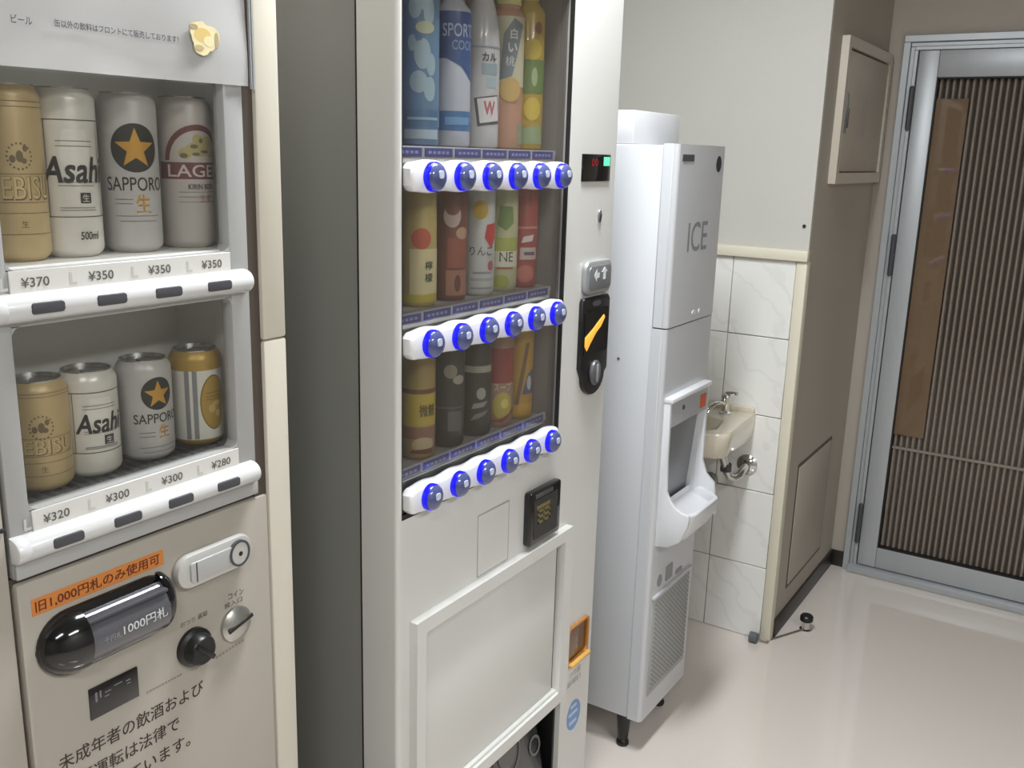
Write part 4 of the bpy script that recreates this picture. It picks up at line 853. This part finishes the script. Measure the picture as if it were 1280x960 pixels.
# far cheek sweeps back to the panel
bm = B()
cheek = [(-0.935, 0.66), (-0.862, 0.90), (XH, 0.945), (XH, 0.80), (XH-0.002, 0.735), (-0.81, 0.69), (-0.782, 0.675)]
prism(bm, [(-0.87, 0.945), (XH, 0.945), (XH, 0.74), (XH+0.012, 0.705), (-0.80, 0.683), (-0.79, 0.60), (-0.87, 0.58)], 'y', 2.252, 2.266, bev=0.002)
obj('far_cheek', bm, M_icep, ho)
obj('inner_wall', prism(B(), [(-0.93, 0.655), (-0.86, 0.91), (-0.85, 0.91), (-0.85, 0.655)], 'y', 2.250, 2.258), M_icep, ho)
obj('inner_wall', prism(B(), [(-0.93, 0.655), (-0.86, 0.91), (-0.85, 0.91), (-0.85, 0.655)], 'y', 2.024, 2.032), M_icep, ho)
obj('control_face', prism(B(), [(-0.862, 0.862), (XH+0.001, 0.878), (XH+0.001, 0.945), (-0.862, 0.945)], 'y', 2.028, 2.256, bev=0.002), mat('control_grey', '#a7a8aa', 0.3, 0.1), ho)
obj('top_ledge', bx(-0.858, XH+0.006, 2.016, 2.268, 0.938, 0.950, bev=0.003), M_icep, ho)
obj('recess_back', prism(B(), [(-0.885, 0.655), (-0.862, 0.875), (-0.856, 0.875), (-0.875, 0.655)], 'y', 2.03, 2.252), mat('recess_grey', '#7a7b7d', 0.35), ho)
obj('orange_label', bx(XH+0.001, XH+0.0016, 2.205, 2.243, 0.888, 0.922), mat('orange_red', '#c4603f', 0.5), ho)
obj('control_button', lathe(B(), [(0.006, 0), (0.005, 0.003)], (XH+0.001, 2.095, 0.915), 12, 'x'), M_dkgrey, ho)
plan = [(-0.865, 2.018), (-0.80, 2.020), (-0.776, 2.036), (-0.768, 2.055), (-0.768, 2.205), (-0.778, 2.222), (-0.85, 2.270), (-0.865, 2.270)]
bm = B(); n = len(plan); cx_, cy_ = -0.86, 2.14
rings = []
for sc, z, dx in ((0.55, 0.578, -0.01), (0.80, 0.595, -0.004), (0.96, 0.63, 0), (1.0, 0.655, 0), (1.0, 0.664, 0), (0.93, 0.668, 0), (0.86, 0.662, 0), (0.82, 0.648, 0)):
    rings.append([bm.verts.new((cx_+(px-cx_)*sc+dx, cy_+(py-cy_)*(0.5+0.5*sc if z < 0.64 else (sc+0.02 if sc < 1 else 1)), z)) for px, py in plan])
fs = []
for a, b2 in zip(rings, rings[1:]):
    for i in range(n): fs.append(bm.faces.new((a[i], a[(i+1) % n], b2[(i+1) % n], b2[i])))
fs += [bm.faces.new(rings[0]), bm.faces.new(rings[-1])]
bmesh.ops.recalc_face_normals(bm, faces=fs)
bmesh.ops.bevel(bm, geom=[e for e in bm.edges if abs((e.verts[0].co-e.verts[1].co).z) < 1e-4], offset=0.0012, segments=2, affect='EDGES')
tr = obj('catch_tray', bm, M_icep, ic)
obj('drain', lathe(B(), [(0.008, 0), (0.007, 0.002)], (-0.858, 2.06, 0.6475), 12), M_dark, tr)
# lower grille and labels
gr = obj('grille_panel', bx(XI-0.004, XI+0.002, 2.026, 2.262, 0.160, 0.432, bev=0.002), mat('grille_grey', '#a3a4a2', 0.4), ic)
bm = B()
for j in range(38):
    for i in range(14):
        y = 2.040+0.0155*i+(0.0077 if j % 2 else 0); z = 0.176+0.0065*j
        if y < 2.252: box(bm, XI+0.0015, XI+0.0024, y, y+0.0085, z, z+0.0026)
gs = obj('grille_holes', bm, mat('hole_grey', '#6f716f', 0.6), gr); gs['kind'] = 'stuff'
obj('grille_lip', bx(XI-0.002, XI+0.006, 2.022, 2.266, 0.430, 0.438, bev=0.002), M_icef, ic)
for pts in (ellipse(2.06, 0.47, 0.014, 0.016, 16), rrect(2.098, 2.140, 0.452, 0.492, 0.004, 2), rrect(2.165, 2.205, 0.446, 0.458, 0.003, 2)):
    obj('info_mark', prism(B(), pts, 'x', XI-0.001, XI+0.0006), mat('mark_grey', '#8a8c8c', 0.5), ic)
for (lx, ly) in ((-0.91, 2.03), (-0.91, 2.258), (-1.38, 2.03), (-1.38, 2.258)):
    obj('leg', lathe(B(), [(0.015, 0), (0.017, 0.004), (0.016, 0.012), (0.013, 0.016), (0.019, 0.085), (0.021, 0.099)], (lx, ly, 0), 18), M_black, ic)

# ================================================================== WASH BASIN
M_por = mat('cream_porcelain', '#d2c9b5', 0.14, coat=0.4)
M_porin = M_por
bs = thing('wash_basin', 'small cream corner wash basin on the white tiled wall', 'basin', (-1.03, 2.62, 0.65))
yb = YT-0.004
plan = []   # outer outline, counterclockwise from back right
def rc(cx, cy, rad, a0, a1, n=6): return [(cx+rad*math.cos(math.radians(a0+(a1-a0)*i/n)), cy+rad*math.sin(math.radians(a0+(a1-a0)*i/n))) for i in range(n+1)]
plan += [(-0.872, yb), (-0.866, 2.72)] + rc(-0.905, 2.525, 0.05, 12, -70, 6) + [(-0.95, 2.452)] + [(-1.03, 2.440), (-1.11, 2.452)] + rc(-1.155, 2.525, 0.05, 250, 168, 6) + [(-1.194, 2.72), (-1.188, yb), (-1.03, yb)]
n = len(plan); bm = B(); rings = []
def ringv(scale, z, ctr=(-1.03, 2.62), flat=False, zf=None):
    return [bm.verts.new((ctr[0]+(px-ctr[0])*scale, min(yb, ctr[1]+(py-ctr[1])*(scale if py < yb-1e-6 else (1.0 if not flat else scale))), zf(px, py) if zf else z)) for px, py in plan]
sl = lambda z0, z1: (lambda px, py: z0+(z1-z0)*(py-2.44)/(yb-2.44))
rings.append(ringv(0.72, 0, zf=sl(0.668, 0.648))); rings.append(ringv(0.90, 0, zf=sl(0.670, 0.650))); rings.append(ringv(0.96, 0, zf=sl(0.682, 0.664))); rings.append(ringv(1.0, 0, zf=sl(0.728, 0.722)))
rings.append(ringv(1.0, 0.738)); rings.append(ringv(0.98, 0.745)); rings.append(ringv(0.93, 0.745, flat=True))
fs = []
for a, b2 in zip(rings, rings[1:]):
    for i in range(n): fs.append(bm.faces.new((a[i], a[(i+1) % n], b2[(i+1) % n], b2[i])))
fs.append(bm.faces.new(rings[0]))
# bowl: oval, in front of the tap deck
def oval(rx, ry, z):
    out = []
    for px, py in plan:
        a = math.atan2((py-2.60)/0.15, (px+1.03)/0.15); out.append(bm.verts.new((-1.03+rx*math.cos(a), 2.575+ry*math.sin(a), z)))
    return out
prev = rings[-1]
for rx, ry, z in ((0.136, 0.104, 0.7440), (0.131, 0.099, 0.738), (0.126, 0.094, 0.712), (0.112, 0.083, 0.686), (0.05, 0.035, 0.6755)):
    cur = oval(rx, ry, z)
    for i in range(n): fs.append(bm.faces.new((prev[i], prev[(i+1) % n], cur[(i+1) % n], cur[i])))
    prev = cur
fs.append(bm.faces.new(prev))
bmesh.ops.recalc_face_normals(bm, faces=fs)
ba = obj('basin_bowl', bm, M_por, bs)
obj('splash_lip', bx(-1.186, -0.874, yb-0.018, yb, 0.742, 0.762, bev=0.006), M_por, bs)
obj('drain', lathe(B(), [(0.018, 0), (0.018, 0.003), (0.008, 0.004)], (-1.03, 2.575, 0.675), 16), M_chrome, bs)
fa = obj('tap_base', lathe(B(), [(0.020, 0), (0.020, 0.006), (0.013, 0.010), (0.012, 0.045), (0.015, 0.050), (0.015, 0.062), (0.006, 0.066)], (-0.945, 2.715, 0.744), 18), M_chrome, bs)
obj('tap_spout', tube(B(), [(-0.945, 2.715, 0.775), (-0.955, 2.69, 0.783), (-0.965, 2.665, 0.782), (-0.972, 2.645, 0.770), (-0.974, 2.64, 0.758)], 0.008), M_chrome, fa)
obj('tap_lever', tube(B(), [(-0.945, 2.715, 0.809), (-0.93, 2.708, 0.814), (-0.908, 2.70, 0.816)], [0.006, 0.005, 0.006], 10), M_chrome, fa)
wp = obj('waste_pipe', tube(B(), [(-0.985, 2.62, 0.672), (-0.94, 2.64, 0.655), (-0.925, 2.67, 0.62), (-0.918, 2.69, 0.575), (-0.912, 2.70, 0.555), (-0.900, 2.712, 0.546), (-0.89, 2.73, 0.552), (-0.885, 2.75, 0.568), (-0.885, 2.79, 0.574)], 0.0125), M_chrome, bs)
obj('wall_flange', lathe(B(), [(0.033, 0), (0.033, -0.003), (0.022, -0.012), (0.014, -0.014)], (-0.885, yb, 0.574), 22, 'y'), M_chrome, wp)
obj('pipe_nut', lathe(B(), [(0.018, -0.012), (0.018, 0.012)], (-0.919, 2.687, 0.585), 6), M_dkgrey, wp)
sv = obj('stop_valve', tube(B(), [(-1.0, yb, 0.50), (-1.0, 2.74, 0.50), (-1.0, 2.72, 0.51), (-1.0, 2.715, 0.54), (-1.01, 2.70, 0.655)], 0.008), M_alud, bs)
obj('valve_handle', lathe(B(), [(0.010, 0), (0.022, -0.004), (0.022, -0.016), (0.010, -0.022)], (-0.998, 2.715, 0.497), 10, 'y'), M_dark, sv)
obj('valve_flange', lathe(B(), [(0.026, 0), (0.024, -0.005), (0.010, -0.010)], (-1.0, yb, 0.50), 18, 'y'), M_alud, sv)

# ================================================================== FLOOR STOP
fsx = thing('door_stop', 'black capped chrome door stop on the floor by the wall corner', 'door stop', (-0.69, 2.942, 0))
obj('post', lathe(B(), [(0.020, 0), (0.020, 0.003), (0.013, 0.006), (0.013, 0.03)], (-0.69, 2.942, 0), 18), M_chrome, fsx)
obj('rubber_cap', lathe(B(), [(0.015, 0.03), (0.021, 0.034), (0.021, 0.048), (0.017, 0.053), (0.004, 0.054)], (-0.69, 2.942, 0), 18), M_black, fsx)
obj('rod', tube(B(), [(-0.69, 2.942, 0.004), (-0.764, 2.80, 0.004), (-0.765, 2.774, 0.005), (-0.79, 2.768, 0.008)], 0.003, 8), mat('rod_brown', '#80766a', 0.4, 0.5), fsx)
obj('rubber_foot', lathe(B(), [(0.008, -0.014), (0.017, -0.012), (0.017, 0.012), (0.008, 0.014)], (-0.805, 2.758, 0.0172), 16, 'x'), mat('grey_rubber', '#5e6264', 0.5), fsx)
